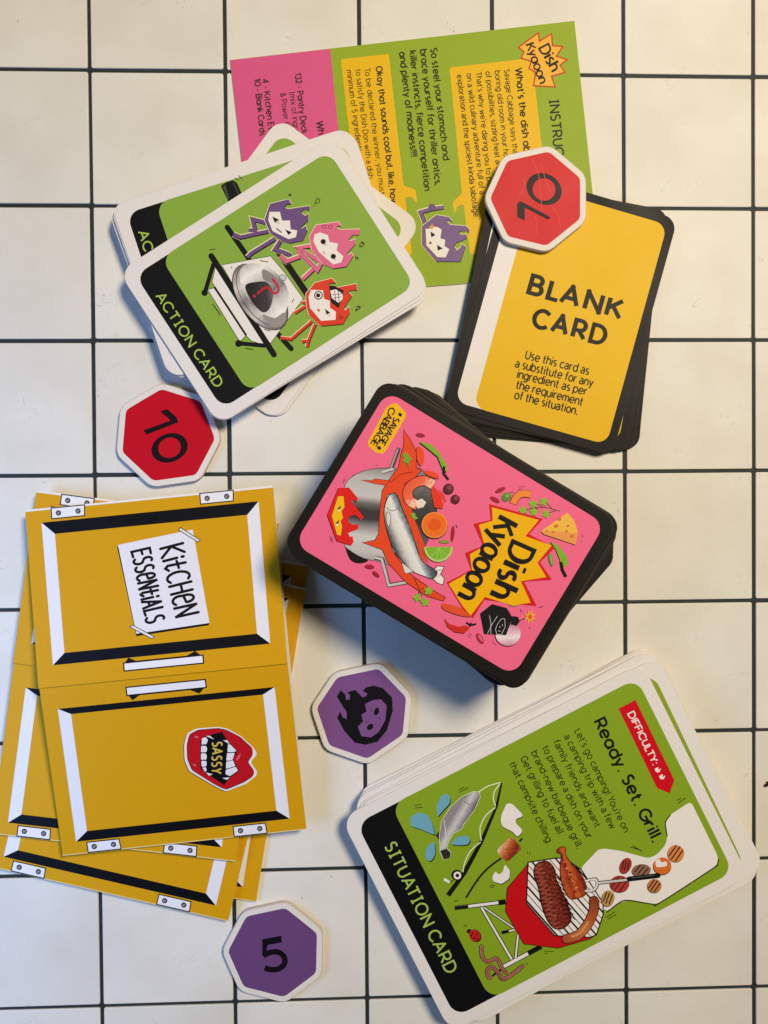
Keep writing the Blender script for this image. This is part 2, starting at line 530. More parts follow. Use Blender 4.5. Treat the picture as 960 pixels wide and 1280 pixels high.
class Print:
    """flat print on one face of a thing; shapes are given in photograph pixels and laid on that face"""
    def __init__(self, parent, p0, n=UP):
        self.parent, self.p0, self.n = parent, Vector(p0), n
        self.inv = parent_matrix(parent).inverted()
        self.boxes = []
        self.top = 0

    def part(self, name, parent=None):
        self.cur = dict(name=name, v=[], f=[], m=[], uv=[], mats=[], parent=parent or self.parent)
        return self

    def level(self, pts):
        x0, x1 = min(p[0] for p in pts), max(p[0] for p in pts)
        y0, y1 = min(p[1] for p in pts), max(p[1] for p in pts)
        k = 1
        for a in self.boxes:
            if a[0] < x1 and a[1] > x0 and a[2] < y1 and a[3] > y0:
                k = max(k, a[4] + 1)
        self.boxes.append((x0, x1, y0, y1, k))
        return k

    def raw(self, polys, mat, lev, axis=None):
        c = self.cur
        if mat not in c['mats']:
            c['mats'].append(mat)
        mi = c['mats'].index(mat)
        for sub, pts in polys:
            off = self.n * (LAYER * (lev + sub))
            area2 = sum(pts[i - 1][0] * pts[i][1] - pts[i][0] * pts[i - 1][1] for i in range(len(pts)))
            if area2 > 0:
                pts = pts[::-1]
            s = len(c['v'])
            for x, y in pts:
                c['v'].append(self.inv @ (unproject(x, y, self.p0, self.n) + off))
                if axis:
                    (ax, ay), (bx, by), wd = axis
                    L = math.hypot(bx - ax, by - ay)
                    ux, uy = (bx - ax) / L, (by - ay) / L
                    c['uv'].append((((x - ax) * ux + (y - ay) * uy) / L, ((x - ax) * -uy + (y - ay) * ux) / wd + .5))
                else:
                    c['uv'].append((0, 0))
            c['f'].append(tuple(range(s, s + len(pts))))
            c['m'].append(mi)

    def poly(self, pts, col, smooth=False, rnd=0, ol=None, ow=1.2, axis=None, sh=None):
        pts = [tuple(p) for p in pts]
        if smooth:
            pts = catmull(pts)
        elif rnd:
            pts = round_poly(pts, rnd)
        mat = col if isinstance(col, bpy.types.Material) else ink(col)
        if sh:                                # printed drop shadow
            self.poly([(x + sh[0], y + sh[1]) for x, y in pts], OUT)
        self.raw([(0, pts)], mat, self.level(pts), axis)
        if ol:
            self.stroke(pts, ow, ol, closed=True)
        return self

    def ring(self, outer, inner, col):
        n = len(outer)
        self.raw([(0, [outer[i], outer[(i + 1) % n], inner[(i + 1) % n], inner[i]]) for i in range(n)], ink(col), self.level(outer))
        return self

    def stroke(self, pts, w, col, closed=False, smooth=False, cap=False, taper=None, axis=None):
        pts = [tuple(p) for p in pts]
        if smooth:
            pts = catmull(pts, closed)
        mat = col if isinstance(col, bpy.types.Material) else ink(col)
        q = strip(pts, w, closed, taper)
        allp = [p for f in q for p in f]
        if not allp:
            return self
        lev = self.level(allp)
        self.raw([(0.15 * (i % 3), [tuple(p) for p in f]) for i, f in enumerate(q)], mat, lev, axis)
        if cap:
            for e, tt in ((pts[0], 0), (pts[-1], 1)):
                self.raw([(0.6 + .1 * tt, ellipse(e[0], e[1], w / 2, w / 2, 0, 12))], mat, lev, axis)
        return self

    def text(self, s, p0, p1, cap, col=OUT, weight=0.09, font=G, gap=0.17, contrast=0.0, caps=False):
        """lettering along the baseline p0 -> p1 (pixels), capital height in pixels, stretched to fit"""
        mat = ink(col)
        d = Vector(p1) - Vector(p0)
        total, items, prev = 0.0, [], ' '
        for ch in s:
            if ch == ' ':
                total += 0.30
                prev = ' '
                continue
            g = font.get(ch) or G.get(ch)
            if not g:
                continue
            total += KERN.get(prev + ch, 0)
            prev = ch
            items.append((total, g))
            total += g[0] + gap
        total -= gap
        sx = d.length / total
        sy = cap / 0.7
        ux = d.normalized()
        uy = Vector((ux.y, -ux.x))
        w = weight * sy * 1.14
        polys = []
        for x0, (adv, strokes) in items:
            for k, st in enumerate(strokes):
                pts = [((x0 + x) * sx, y * sy) for x, y in st]
                closed = len(pts) > 6 and math.hypot(pts[0][0] - pts[-1][0], pts[0][1] - pts[-1][1]) < 1e-6
                for si, seg in enumerate([pts] if closed else split_sharp(pts, w)):
                    for i, f in enumerate(strip(seg, w, closed, contrast=contrast)):
                        polys.append((0.2 * k + 0.045 * (si % 4) + 0.012 * (i % 3), [tuple(Vector(p0) + ux * v.x + uy * v.y) for v in f]))
                if font is HAND:
                    for e in (pts[0], pts[-1]):
                        polys.append((0.2 * k + .1, [tuple(Vector(p0) + ux * a + uy * b) for a, b in ellipse(e[0], e[1], w / 2, w / 2, 0, 8)]))
        lev = self.level([p for _, f in polys for p in f])
        self.raw(polys, mat, lev)
        return self

    def local(self, root, pts, z):
        """metres in a thing's own frame -> photograph pixels"""
        M = parent_matrix(root)
        return [project(M @ Vector((x, y, z))) for x, y in pts]

    def end(self):
        c = self.cur
        me = bpy.data.meshes.new(c['name'])
        me.from_pydata(c['v'], [], c['f'])
        for m in c['mats']:
            me.materials.append(m)
        me.polygons.foreach_set('material_index', c['m'])
        uvl = me.uv_layers.new(name='UVMap')
        for lp in me.loops:
            uvl.data[lp.index].uv = c['uv'][lp.vertex_index]
        me.update()
        o = link(c['name'], me, c['parent'])
        if c['name'] in ('motion_mark', 'scratch'):
            o['kind'] = 'stuff'                 # strokes too fine to pick apart
        return o

PMAT = {}

def parent_matrix(o):
    return PMAT[o.name]

def place(o, loc, rz=0.0):
    o.location = loc
    o.rotation_euler = (0, 0, rz)
    PMAT[o.name] = Matrix.Translation(Vector(loc)) @ Matrix.Rotation(rz, 4, 'Z')
    return o

def isect(a, b):
    (x1, y1), (x2, y2) = a
    (x3, y3), (x4, y4) = b
    d = (x1 - x2) * (y3 - y4) - (y1 - y2) * (x3 - x4)
    p = x1 * y2 - y1 * x2
    q = x3 * y4 - y3 * x4
    return ((p * (x3 - x4) - (x1 - x2) * q) / d, (p * (y3 - y4) - (y1 - y2) * q) / d)

# ------------------------------------------------------------------ the setting: a tiled table top
PITCH = 0.0478
TILE_T = 0.004
grout = grout_material()
tile_mat = tile_material()
bm = bmesh.new()
bmesh.ops.create_cube(bm, size=1, matrix=Matrix.Translation((0, 0, -0.0125)) @ Matrix.Diagonal((PITCH * 11, PITCH * 13, 0.0236, 1)))
bmesh.ops.bevel(bm, geom=list(bm.edges), offset=0.002, segments=2, affect='EDGES')
me = bpy.data.meshes.new('table_top')
bm.to_mesh(me)
bm.free()
me.materials.append(grout)
table = place(link('table_top', me), (0, 0, 0))
table['kind'] = 'structure'
table['label'] = 'table top of white glazed square tiles with dark grout lines'

def tile_mesh():
    w = PITCH - 0.00138
    rings = ((-0.0045, 0.0), (-0.00022, 0.0), (-0.00006, 0.00010), (0.0, 0.00030))
    verts, faces = [], []
    n = 0
    for z, ins in rings:
        p = round_rect(w - 2 * ins, w - 2 * ins, 0.0006 - ins * .5, 3)
        n = len(p)
        verts += [(x, y, z) for x, y in p]
    for k in range(len(rings) - 1):
        for i in range(n):
            j = (i + 1) % n
            faces.append((k * n + i, k * n + j, (k + 1) * n + j, (k + 1) * n + i))
    faces.append(tuple(range((len(rings) - 1) * n, len(rings) * n)))
    m = bpy.data.meshes.new('tile')
    m.from_pydata(verts, [], faces)
    m.materials.append(tile_mat)
    m.update()
    return m

TM = tile_mesh()
for ci in range(-3, 8):
    for ri in range(-3, 10):
        o = link('tile', TM, table)
        o.location = ((ci + .5 - 2.5) * PITCH + random.uniform(-.00012, .00012), -(ri + .5 - 3.5) * PITCH + random.uniform(-.00012, .00012), random.uniform(-.00006, 0))
        o.rotation_euler = (0, 0, random.uniform(-.0022, .0022))

# ------------------------------------------------------------------ cards
CARD_MESH = {}

def card_mesh(kind, w, h, t, r, face, edge):
    if kind not in CARD_MESH:
        CARD_MESH[kind] = slab_mesh(kind, round_rect(w, h, r), t, (ink(face), ink(edge, .6, .2)), bev=.0001)
    return CARD_MESH[kind]

def card(name, kind, cpx, ang, z, label, group=None):
    """cpx: the card's centre in the photograph (pixels), ang: its long axis there (degrees, clockwise), z: underside height"""
    w, h, t, r, face, edge = KIND[kind]
    o = link(name, card_mesh(kind, w, h, t, r, face, edge))
    c = on_z(cpx[0], cpx[1], z + t)
    place(o, (c.x, c.y, z), -math.radians(ang) + CAM_ROT.z)
    tag(o, label, 'card', group)
    return o

KIND = {
    'action_card': (.088, .063, .00032, .0056, WHITE, EDGEW),
    'situation_card': (.1200, .0864, .00036, .0062, WHITE, EDGEW),
    'black_card': (.088, .063, .00032, .0050, '#15120f', '#50493f'),
}

def panel(pr, root, kind, name, x0, y0, x1, y1, r, col):
    w, h, t = KIND[kind][:3]
    pts = [(x + (x0 + x1) / 2, y + (y0 + y1) / 2) for x, y in round_rect(x1 - x0, y1 - y0, r, 6)]
    pr.part(name).poly(pr.local(root, pts, t), col)
    return pr.end()

def quad_center(lines):
    a, b, c, d = lines        # long top, right short, long bottom, left short
    q = [isect(a, d), isect(a, b), isect(c, b), isect(c, d)]
    return (sum(p[0] for p in q) / 4, sum(p[1] for p in q) / 4)

# ---- instruction leaflet (lowest thing in that corner)
LQ = [(287.5, 75), (718, 26), (751.5, 341), (321.5, 375)]
LT = 0.00042
lw = [on_z(x, y, LT) for x, y in LQ]
lc = sum(lw, Vector()) / 4
leaflet_pts = [(p.x - lc.x, p.y - lc.y) for p in lw][::-1]
leaflet = place(link('instruction_leaflet', slab_mesh('instruction_leaflet', leaflet_pts, LT, (ink('#94ac2a'), ink(EDGEW)), bev=.00003)), (lc.x, lc.y, 0.00004))
tag(leaflet, 'green and pink folded instruction leaflet with yellow text boxes lying under the cards', 'leaflet')
pr = Print(leaflet, (0, 0, LT + 0.00004))
pr.part('pink_panel').poly([(287.8, 75.3), (412.8, 61), (443.5, 365.2), (321.8, 374.7)], '#da5a8a').end()
pr.part('text_box').poly([(426, 74), (486, 67.5), (504.5, 232), (519.4, 237), (521.7, 255.3), (514.7, 246), (506.5, 246), (515, 318), (455, 325)], '#e8b818', rnd=3)
pr.end()
pr.part('text_box').poly([(562, 84.4), (665, 72.5), (690, 300), (588, 318), (579.4, 255.3), (572, 257), (568, 267.5), (566, 252.5), (577.5, 242)], '#e8b818', rnd=3)
pr.end()
z = Z(560, 30, 5.333)
pr.part('logo').poly(z((470, 155), (603, 58), (610, 115), (690, 65), (697, 145), (765, 150), (722, 215), (795, 237), (747, 275), (780, 322), (690, 348), (715, 420), (570, 412), (585, 322), (540, 298), (555, 250), (488, 228), (505, 185)),
             '#f0b43c', ol='#c23a1c', ow=1.7)
pr.text('Dish', *z((607, 165), (690, 318)), 13, OUT, .14, contrast=.25, gap=.16)
pr.text('Kyaoon', *z((520, 143), (612, 398)), 10.5, OUT, .14, contrast=.25, gap=.14)
pr.end()
INK2 = '#2c2a16'
def line(s, a, b, cap, wt=.085, col=INK2):
    pr.part('lettering').text(s, a, b, cap, col, wt, G2 if wt < .1 else G).end()
line('\x01NSTRUCT\x01ONS', (686.6, 125.6), (698, 247), 11.5, .11, '#23241a')
line("What's the dish about?", (644.4, 86), (658, 216), 7.8, .135)
line('Savage Cabbage says that the', (630.3, 87.2), (643.5, 212), 6.6)
line('boring old room in your house', (618.5, 89), (631.5, 211), 6.6)
line('of possibilities, sizzling heat and', (606.9, 90), (620.8, 214), 6.6)
line("That's why we're daring you to plan", (595, 90.8), (610, 238), 6.6)
line('on a wild culinary adventure full of a', (583.3, 92.5), (600, 243), 6.6)
line('exploration and the spiciest kinda sabotage.', (571.3, 94.2), (592.5, 273), 6.6)
line('So steel your stomach and', (538.3, 60.8), (554.2, 200), 7.8, .13)
line('brace yourself for thriller antics,', (525.3, 62.5), (544.2, 231.7), 7.8, .13)
line('killer instincts, fierce competition', (512, 64.2), (530.8, 238.3), 7.8, .13)
line('and plenty of madness!!!!', (499.2, 65.8), (514.2, 195.8), 7.8, .13)
line('Okay that sounds cool but, like, how', (470, 83.7), (489, 255.6), 7.4, .13)
line('To be declared the winner, you must h', (455.8, 86), (476, 251), 6.6)
line('to satisfy the Dish Don with a dish', (444.4, 87.2), (460.5, 223), 6.6)
line('minimum of 5 ingredients', (433.4, 88.3), (446.8, 190), 6.6)
line('132 - Pantry Deck', (368.7, 91.8), (377.5, 167), 7.2, .12)
line('(mix of Ingred', (361.9, 115.8), (368.7, 172), 6.8)
line('& Power Card', (350.4, 117), (357.5, 172), 6.8)
line('4 - Kitchen Ess', (328, 99.8), (336.6, 167), 7.2, .12)
line('10 - Blank Cards', (317.9, 98.6), (325, 169.5), 7.2, .12)
line('Wh', (395.8, 152.5), (397.6, 168), 8, .13)

def flame_figure(pr, z, s, head, face, eyes, limbs, col, dark=OUT, name='flame_figure_picture', halo='#e9dfae', extra=None, facecol='#efe8e2'):
    pr.part(name)
    for lm in limbs:
        pr.stroke(z(*lm), 22 / s * 1.25, halo)
        pr.stroke([(x + .45, y + .55) for x, y in z(*lm)], 20 / s * 1.1, dark)
    for lm in limbs:
        pr.stroke(z(*lm), 16 / s, col)
    h = z(*head)
    pr.stroke(h, 1.6, halo, closed=True)
    pr.poly([(x + .5, y + .8) for x, y in h], dark)
    pr.poly(h, col)
    pr.poly(z(*face), facecol)
    for e in eyes:
        pr.poly(z(*e[0]), e[1])
    if extra:
        extra(pr, z)
    return pr.end()

flame_figure(pr, Z(510, 230, 10.667), 10.667 * .36,
    [(185, 565), (375, 415), (545, 440), (600, 505), (530, 480), (515, 500), (560, 545), (770, 560), (815, 600), (805, 655), (760, 625), (700, 625), (675, 650), (720, 680), (770, 670), (785, 715), (740, 745), (640, 785), (615, 830), (650, 885), (700, 850), (715, 800), (765, 835), (695, 1035), (375, 1035), (185, 810)],
    [(235, 600), (290, 595), (355, 575), (395, 575), (448, 610), (430, 725), (495, 745), (487, 830), (550, 870), (500, 980), (390, 975), (245, 820)],
    [([(298, 632), (368, 682), (310, 712)], OUT), ([(388, 812), (462, 860), (396, 892)], OUT), ([(280, 775), (310, 770), (315, 800), (285, 805)], '#5a5060')],
    [[(220, 510), (165, 375), (300, 335), (470, 310)]], '#7c608a',
    extra=lambda p, q: (p.poly(q(*ellipse(318, 310, 48, 48)), '#6d5480'), p.poly(q((320, 525), (335, 560), (365, 572), (335, 585), (320, 622), (305, 585), (275, 572), (305, 560)), '#e2aa3c')))

# ---- action cards: three twisted bundles, one pile
zb = LT + 0.00008
AP = .00034
piles = []
X3 = ((347.5, 338.5), -54.3)
X2 = ((325.5, 318), -18.4)
acts = []
acts.append(((348.5, 338), -54.3, 'lowest white-bordered action card, its bottom corner out on the tiles', 'x3'))
acts.append(((347.0, 337.0), -53.6, 'white-bordered action card on the lowest one, its corner over the pink leaflet panel', 'x3'))
for k in range(18):
    acts.append(((322.0 + k * .22 + random.uniform(-3, 3), 322 - k * .25 + random.uniform(-3, 3)), -20.5 + .11 * k + random.uniform(-.8, .8), None, 'mid'))
acts.append(((326.5, 317.5), -18.2, 'second action card from the top, a black knife handle showing on its green face', 'x2'))
acts.append(((347.5, 353.5), -31.2, 'white card edge peeking out under the top action card', 'low'))
acts.append(((346.3, 352.2), -32.3, 'white card directly under the top action card', 'low'))
acts.append(((344.6, 350.2), -33.0, 'top action card with a serving cart, silver dome and three flame-headed figures', 'x1'))
for i, (c, a, lab, kd) in enumerate(acts):
    zz = zb + i * AP
    t = KIND['action_card'][2]
    if kd == 'mid':
        card('action_card', 'action_card', c, a, zz, 'white-edged card inside the pile under the knife-handle action card', 'cards inside the action pile')
        continue
    o = card('action_card', 'action_card', c, a, zz, lab)
    W, H = .088, .063
    p = Print(o, (0, 0, zz + t))
    if kd in ('x1', 'x2', 'x3'):
        panel(p, o, 'action_card', 'title_band', -W / 2 + .0042, -H / 2 + .0042, W / 2 - .0044, H / 2 - .0042, .0045, '#101012')
        panel(p, o, 'action_card', 'green_panel', -W / 2 + .0148, -H / 2 + .0040, W / 2 - .0042, H / 2 - .0040, .0045, '#8aac42')
    if kd == 'x2':
        p.part('title_lettering').text('ACT\x01ON CARD', (172.9, 290.5), (216, 422.5), 11.5, '#a8c650', .10, gap=.2).end()
        q = Z(130, 150, 4.8)
        p.part('knife_handle_picture').poly(q((700, 395), (730, 375), (775, 360), (800, 380), (830, 450), (850, 500), (760, 520)), '#161618', rnd=2)
        p.poly(q((712, 400), (728, 388), (752, 470), (742, 478)), '#47484c').stroke(q((775, 375), (815, 460)), .8, '#5a5a5e')
        p.stroke(q((785, 348), (810, 362)), .8, OUT).stroke(q((805, 332), (832, 358)), .8, OUT).end()
    if kd == 'x1':
        p.part('title_lettering').text('ACT\x01ON CARD', (194.6, 370.6), (269.6, 484.6), 11.6, '#a8c650', .10, gap=.2).end()
        q = Z(250, 300, 6)
        p.part('serving_cart_picture')
        p.stroke([(284, 284), (311, 323)], 6.5, '#121214', cap=True).stroke([(349, 316), (385, 369)], 8, '#121214', cap=True).stroke([(346, 416), (364, 436)], 6.5, '#121214', cap=True)
        p.poly(q((150, 190), (530, 120), (640, 250), (775, 440), (530, 775), (480, 740), (170, 200)), '#ece6e0', ol=OUT, ow=.7)
        p.poly(q((115, 205), (490, 790), (385, 757), (345, 715), (90, 318)), '#ece6e0', ol=OUT, ow=.7)
        p.poly(q((58, 372), (105, 360), (345, 715), (300, 765)), '#ece6e0', ol=OUT, ow=.7)
        p.stroke(q((108, 352), (347, 716)), 2.6, '#121214')
        p.stroke(q((100, 185), (38, 392)), 5.2, '#121214', cap=True).stroke(q((290, 775), (485, 792)), 5.2, '#121214', cap=True)
        p.poly(q(*ellipse(35, 396, 24, 24)), '#121214').poly(q(*ellipse(290, 776, 26, 26)), '#121214')
        p.stroke(q((85, 120), (555, 860)), 7.2, '#121214', cap=True)
        for a, b in (((70, 75), (115, 68)), ((95, 480), (155, 565)), ((340, 812), (400, 822)), ((240, 200), (236, 215)), ((450, 155), (510, 165)), ((690, 470), (705, 440)), ((480, 668), (525, 684))):
            p.stroke(q(a, b), .9, OUT)
        p.end()
        p.part('silver_dome_picture')
        metal = photo('metal_rim', [(0, '#6b6664'), (.25, '#d9d3cf'), (.45, '#7e7976'), (.7, '#cfc9c5'), (1, '#6a6563')], .12, (2, 5), 0)
        ax = (q((300, 190))[0], q((600, 650))[0], 45)
        p.poly(q(*ellipse(452, 428, 282, 158, 54.5, 40)), metal, axis=ax, ol='#2a2728', ow=.9)
        p.stroke(q(*ellipse(462, 418, 262, 140, 54.5, 40)), .8, '#2f2c2d', closed=True)
        dome = photo('metal_dome', [(0, '#a39d9b'), (.18, '#f1edea'), (.36, '#bdb7b4'), (.52, '#7a7573'), (.66, '#c9c4c1'), (.85, '#f3efec'), (1, '#a8a3a1')], .10, (1.5, 3), 0, detail=3)
        p.poly(q((300, 230), (340, 185), (420, 178), (510, 205), (600, 275), (655, 365), (662, 460), (635, 550), (570, 605), (490, 580), (400, 500), (330, 390), (300, 300)), dome, smooth=True, axis=ax)
        dk = photo('metal_dark', [(0, '#1f1b1d'), (.5, '#3d383a'), (1, '#9c9694')], .10, (2, 2), 0, detail=3)
        p.poly(q((340, 345), (420, 315), (500, 318), (545, 380), (540, 470), (505, 535), (455, 535), (385, 455)), dk, smooth=True, axis=(q((370, 430))[0], q((640, 430))[0], 40))
        p.poly(q((470, 220), (560, 270), (620, 350), (560, 330), (480, 300)), '#8d8785', smooth=True)
        p.poly(q((470, 560), (560, 585), (630, 545), (645, 600), (590, 655), (520, 640)), '#98928f', smooth=True)
        p.poly(q(*ellipse(622, 282, 26, 20, 30)), '#cfcac7', ol='#5d5856', ow=.6)
        p.stroke(q((540, 290), (580, 340), (588, 385), (550, 400), (500, 355), (430, 405)), 2.6, '#c92238', smooth=True).poly(q(*ellipse(408, 422, 12, 12, 0, 8)), '#c92238')
        p.end()
        q = Z(300, 230, 6)
        flame_figure(p, q, 6 * .62,
            [(185, 270), (225, 150), (365, 115), (385, 150), (350, 155), (335, 175), (360, 190), (520, 165), (520, 200), (480, 190), (455, 215), (490, 240), (510, 225), (510, 275), (460, 320), (455, 345), (490, 315), (505, 350), (470, 425), (370, 445), (310, 425), (225, 365)],
            [(222, 210), (300, 210), (315, 275), (375, 275), (380, 340), (430, 350), (420, 400), (365, 415), (245, 355), (212, 270)],
            [([(242, 245), (292, 268), (262, 292)], OUT), ([(292, 268), (298, 302), (264, 296)], '#cfc6c6'), ([(338, 342), (388, 362), (365, 385)], OUT), ([(270, 338), (276, 330), (316, 362), (310, 370)], '#6a5a74')],
            [[(190, 290), (95, 265), (115, 350), (65, 348)], [(210, 355), (0, 400), (-50, 378)], [(262, 410), (85, 520), (55, 550)], [(302, 428), (262, 490), (368, 530), (388, 568)]], '#6e5082',
            extra=lambda a, b: (a.stroke(b((560, 150), (580, 105), (600, 120), (590, 140), (565, 148)), .9, OUT), a.poly(b(*ellipse(556, 165, 5, 5, 0, 6)), OUT), a.poly(b(*ellipse(374, 82, 12, 10, 0, 7)), '#3b3a20')))
        flame_figure(p, q, 6 * .62,
            [(520, 400), (570, 310), (740, 285), (755, 315), (720, 320), (745, 345), (895, 340), (890, 385), (850, 380), (810, 420), (830, 430), (860, 415), (865, 450), (805, 520), (800, 540), (835, 520), (850, 540), (800, 620), (700, 635), (620, 600), (540, 500)],
            [(560, 380), (600, 365), (660, 385), (670, 435), (735, 450), (725, 500), (775, 545), (760, 590), (700, 605), (590, 510), (550, 430)],
            [(ellipse(624, 434, 20, 20, 0, 10), OUT), ([(638, 448), (648, 470), (628, 456)], '#d8899c'), (ellipse(700, 545, 20, 20, 0, 10), OUT), ([(712, 558), (722, 578), (702, 566)], '#d8899c'), ([(618, 508), (624, 504), (642, 526), (636, 530)], '#b98a8e')],
            [[(535, 465), (440, 480), (600, 585)], [(432, 500), (580, 650), (608, 595)], [(548, 640), (470, 716)], [(450, 545), (350, 582), (300, 540)]], '#df6a8d',
            extra=lambda a, b: (a.stroke(b((895, 465), (915, 435), (932, 450), (918, 468), (898, 470)), .9, OUT), a.stroke(b((868, 542), (872, 566)), .8, OUT), a.stroke(b((882, 545), (886, 568)), .8, OUT), a.stroke(b(*ellipse(632, 322, 15, 12, -20, 10)), .6, OUT, closed=True), a.stroke(b(*ellipse(678, 324, 15, 12, -20, 10)), .6, OUT, closed=True)))
        q = Z(340, 330, 8)
        def cap(a, b):
            a.poly(b((570, 215), (625, 222), (718, 268), (705, 335), (665, 445), (590, 385), (578, 290)), OUT)
            a.poly(b((582, 268), (640, 255), (705, 300), (708, 350), (668, 392), (600, 345)), '#efe9e4')
            for s, e in (((600, 310), (700, 300)), ((610, 345), (690, 330)), ((625, 268), (640, 380)), ((660, 262), (672, 388))):
                a.stroke(b(s, e), .7, OUT)
            a.stroke(b(*ellipse(465, 316, 38, 38)), 1.3, '#2b2626', closed=True)
            a.stroke(b((835, 470), (860, 420), (885, 435), (865, 455), (838, 465)), .9, OUT)
            for k in range(3):
                a.stroke(b((660 + k * 14, 548 + k * 4), (690 + k * 14, 510 + k * 10)), .6, OUT)
        flame_figure(p, q, 8 * .62,
            [(340, 300), (430, 190), (600, 145), (640, 190), (580, 190), (560, 215), (640, 240), (840, 200), (850, 265), (790, 260), (740, 310), (780, 290), (800, 320), (720, 440), (730, 470), (770, 430), (775, 490), (710, 600), (490, 620), (370, 510), (345, 420)],
            [(390, 260), (510, 265), (520, 350), (580, 370), (580, 440), (640, 480), (635, 560), (490, 570), (380, 440), (365, 330)],
            [(ellipse(462, 316, 22, 22, 0, 10), '#3a1416'), ([(530, 448), (582, 490), (545, 508)], OUT), ([(582, 490), (588, 528), (548, 512)], '#efc9c2'), ([(442, 448), (485, 458), (470, 485)], '#d8402c')],
            [[(400, 570), (190, 752), (85, 738)], [(432, 600), (362, 770), (350, 830)], [(362, 770), (300, 772)], [(335, 420), (225, 492)], [(425, 372), (300, 388)]], '#dd3d26', extra=cap)

# ---- blank cards: ten black-bordered cards
TB = Z(550, 170, 3.2)
TR, TL, BR, BL = TB((907, 352), (306, 186), (664, 1231), (64, 1065))
bc = (sum(p[0] for p in (TR, TL, BR, BL)) / 4, sum(p[1] for p in (TR, TL, BR, BL)) / 4)
BANG = 105.4
bz = LT + 0.00008
blank = [((704.0, 401.5), 94.6), ((706.0, 400.5), 95.6), ((703.0, 400.0), 96.4), ((705.0, 398.8), 97.8), ((699.5, 397.0), 98.6), ((703.5, 396.5), 99.5),
         ((697.5, 395.0), 101.0), ((702.5, 394.0), 100.2), ((bc[0] - 9, bc[1] + .8), 101.9), (bc, BANG)]
for i, (c, a) in enumerate(blank):
    zz = bz + i * AP
    t = KIND['black_card'][2]
    top = i == 9
    lab = 'top blank card with a plain yellow face under the red number token' if top else None
    if i == 8:
        lab = 'black-bordered card directly under the yellow blank card, a white strip showing at its side'
    o = card('blank_card', 'black_card', c, a, zz, lab or 'black-bordered card lower in the blank card pile', None if lab else 'cards under the top blank card')
    if i < 5:
        continue
    W, H = .088, .063
    p = Print(o, (0, 0, zz + t))
    # long axis x runs down the picture, so the white strip lies along the card's -y side
    panel(p, o, 'black_card', 'white_panel', -W / 2 + .0032, -H / 2 + .0032, W / 2 - .0032, H / 2 - .0032, .0044, '#ece6e0')
    panel(p, o, 'black_card', 'yellow_panel', -W / 2 + .0031, -H / 2 + .0031 + .0070, W / 2 - .0031, H / 2 - .0031, .0044, YEL)
    if top:
        p.part('title_lettering').text('BLANK', (660.5, 365.5), (774.0, 398.0), 22.0, '#1b1a12', .165, gap=.29, contrast=.12)
        p.text('CARD', (665.5, 407.2), (753.5, 430.5), 21.5, '#1b1a12', .165, gap=.29, contrast=.12).end()
        for s, a1, b1 in (('Use this card as', (656.3, 448.1), (735, 468.4)), ('a substitute for any', (643.8, 458.6), (740, 483.4)), ('ingredient as per', (646, 472), (732.2, 494)), ('the requirement', (644.7, 485.3), (727.2, 507)), ('of the situation.', (642.8, 498.1), (721, 518.4))):
            p.part('lettering').text(s, a1, b1, 10, '#2a2410', .10, G2).end()
blank_top = bz + 10 * AP

# ---- the pink pantry deck: a thick twisted stack
PL = (((490, 478), (757.6, 638)), ((766, 665), (659, 848.5)), ((376.9, 696.2), (627.7, 857.4)), ((468.7, 490.2), (365.7, 658)))
pc = quad_center(PL)
PANG = 31.2
NP = 100
PPITCH = .000335
for i in range(NP):
    zz = 0.00005 + i * PPITCH
    f = i / (NP - 1)
    k = 1 - f
    r = random.Random(100 + i)
    g = min(1.0, max(0.0, (.90 - f) / .62))
    tw = 10.0 * g if f > .15 else 7.0
    cu, su = math.cos(math.radians(PANG)), math.sin(math.radians(PANG))
    du = 19 * g + (6 if .84 < f < .985 else 0)
    dv_ = -4 * g
    if f <= .15:
        du, dv_ = 14, 0
    px = (pc[0] + cu * du - su * dv_, pc[1] + su * du + cu * dv_)
    c = on_z(px[0], px[1], zz + .00032)
    top = i == NP - 1
    a = PANG + tw + (0 if top else r.uniform(-.55, .55))
    c = c + (Vector() if top else Vector((r.uniform(-1, 1), r.uniform(-1, 1), 0)) * .0009)
    px = project((c.x, c.y, zz + .00032))
    lab = 'top card of the thick deck with its pink face, cooking pot, fish and yellow burst' if top else 'black-edged card stacked in the thick deck under the pink top card'
    o = card('pantry_card', 'black_card', px, a, zz, lab, None if top else 'cards stacked in the thick pink deck')
ptop = 0.00005 + (NP - 1) * PPITCH + .00032
p = Print(o, (0, 0, ptop))
W, H = .088, .063
panel(p, o, 'black_card', 'pink_panel', -W / 2 + .0031, -H / 2 + .0031, W / 2 - .0031, H / 2 - .0031, .0046, PINK)
z1, z2, z3, z4, z5, zr = Z(400, 510, 6), Z(440, 620, 6.857), Z(560, 590, 5.333), Z(400, 580, 8), Z(540, 700, 6), Z(350, 470, 2.2326)
p.part('maker_logo').poly(z1((498, -5), (540, -30), (575, -38), (645, 35), (640, 75), (490, 325), (470, 342), (420, 335), (365, 285), (358, 255)), '#f2b90f')
p.text('SAVAGE', *z1((560, 66), (443, 262)), 7.4, OUT, .17, gap=.12, contrast=.3).text('CABBAGE', *z1((527, -6), (380, 270)), 7.4, OUT, .17, gap=.1, contrast=.3)
p.poly(z1((585, 42), (600, 33), (618, 52), (606, 66), (592, 60)), OUT).poly(z1((428, 290), (446, 284), (460, 302), (446, 316), (430, 306)), OUT).end()
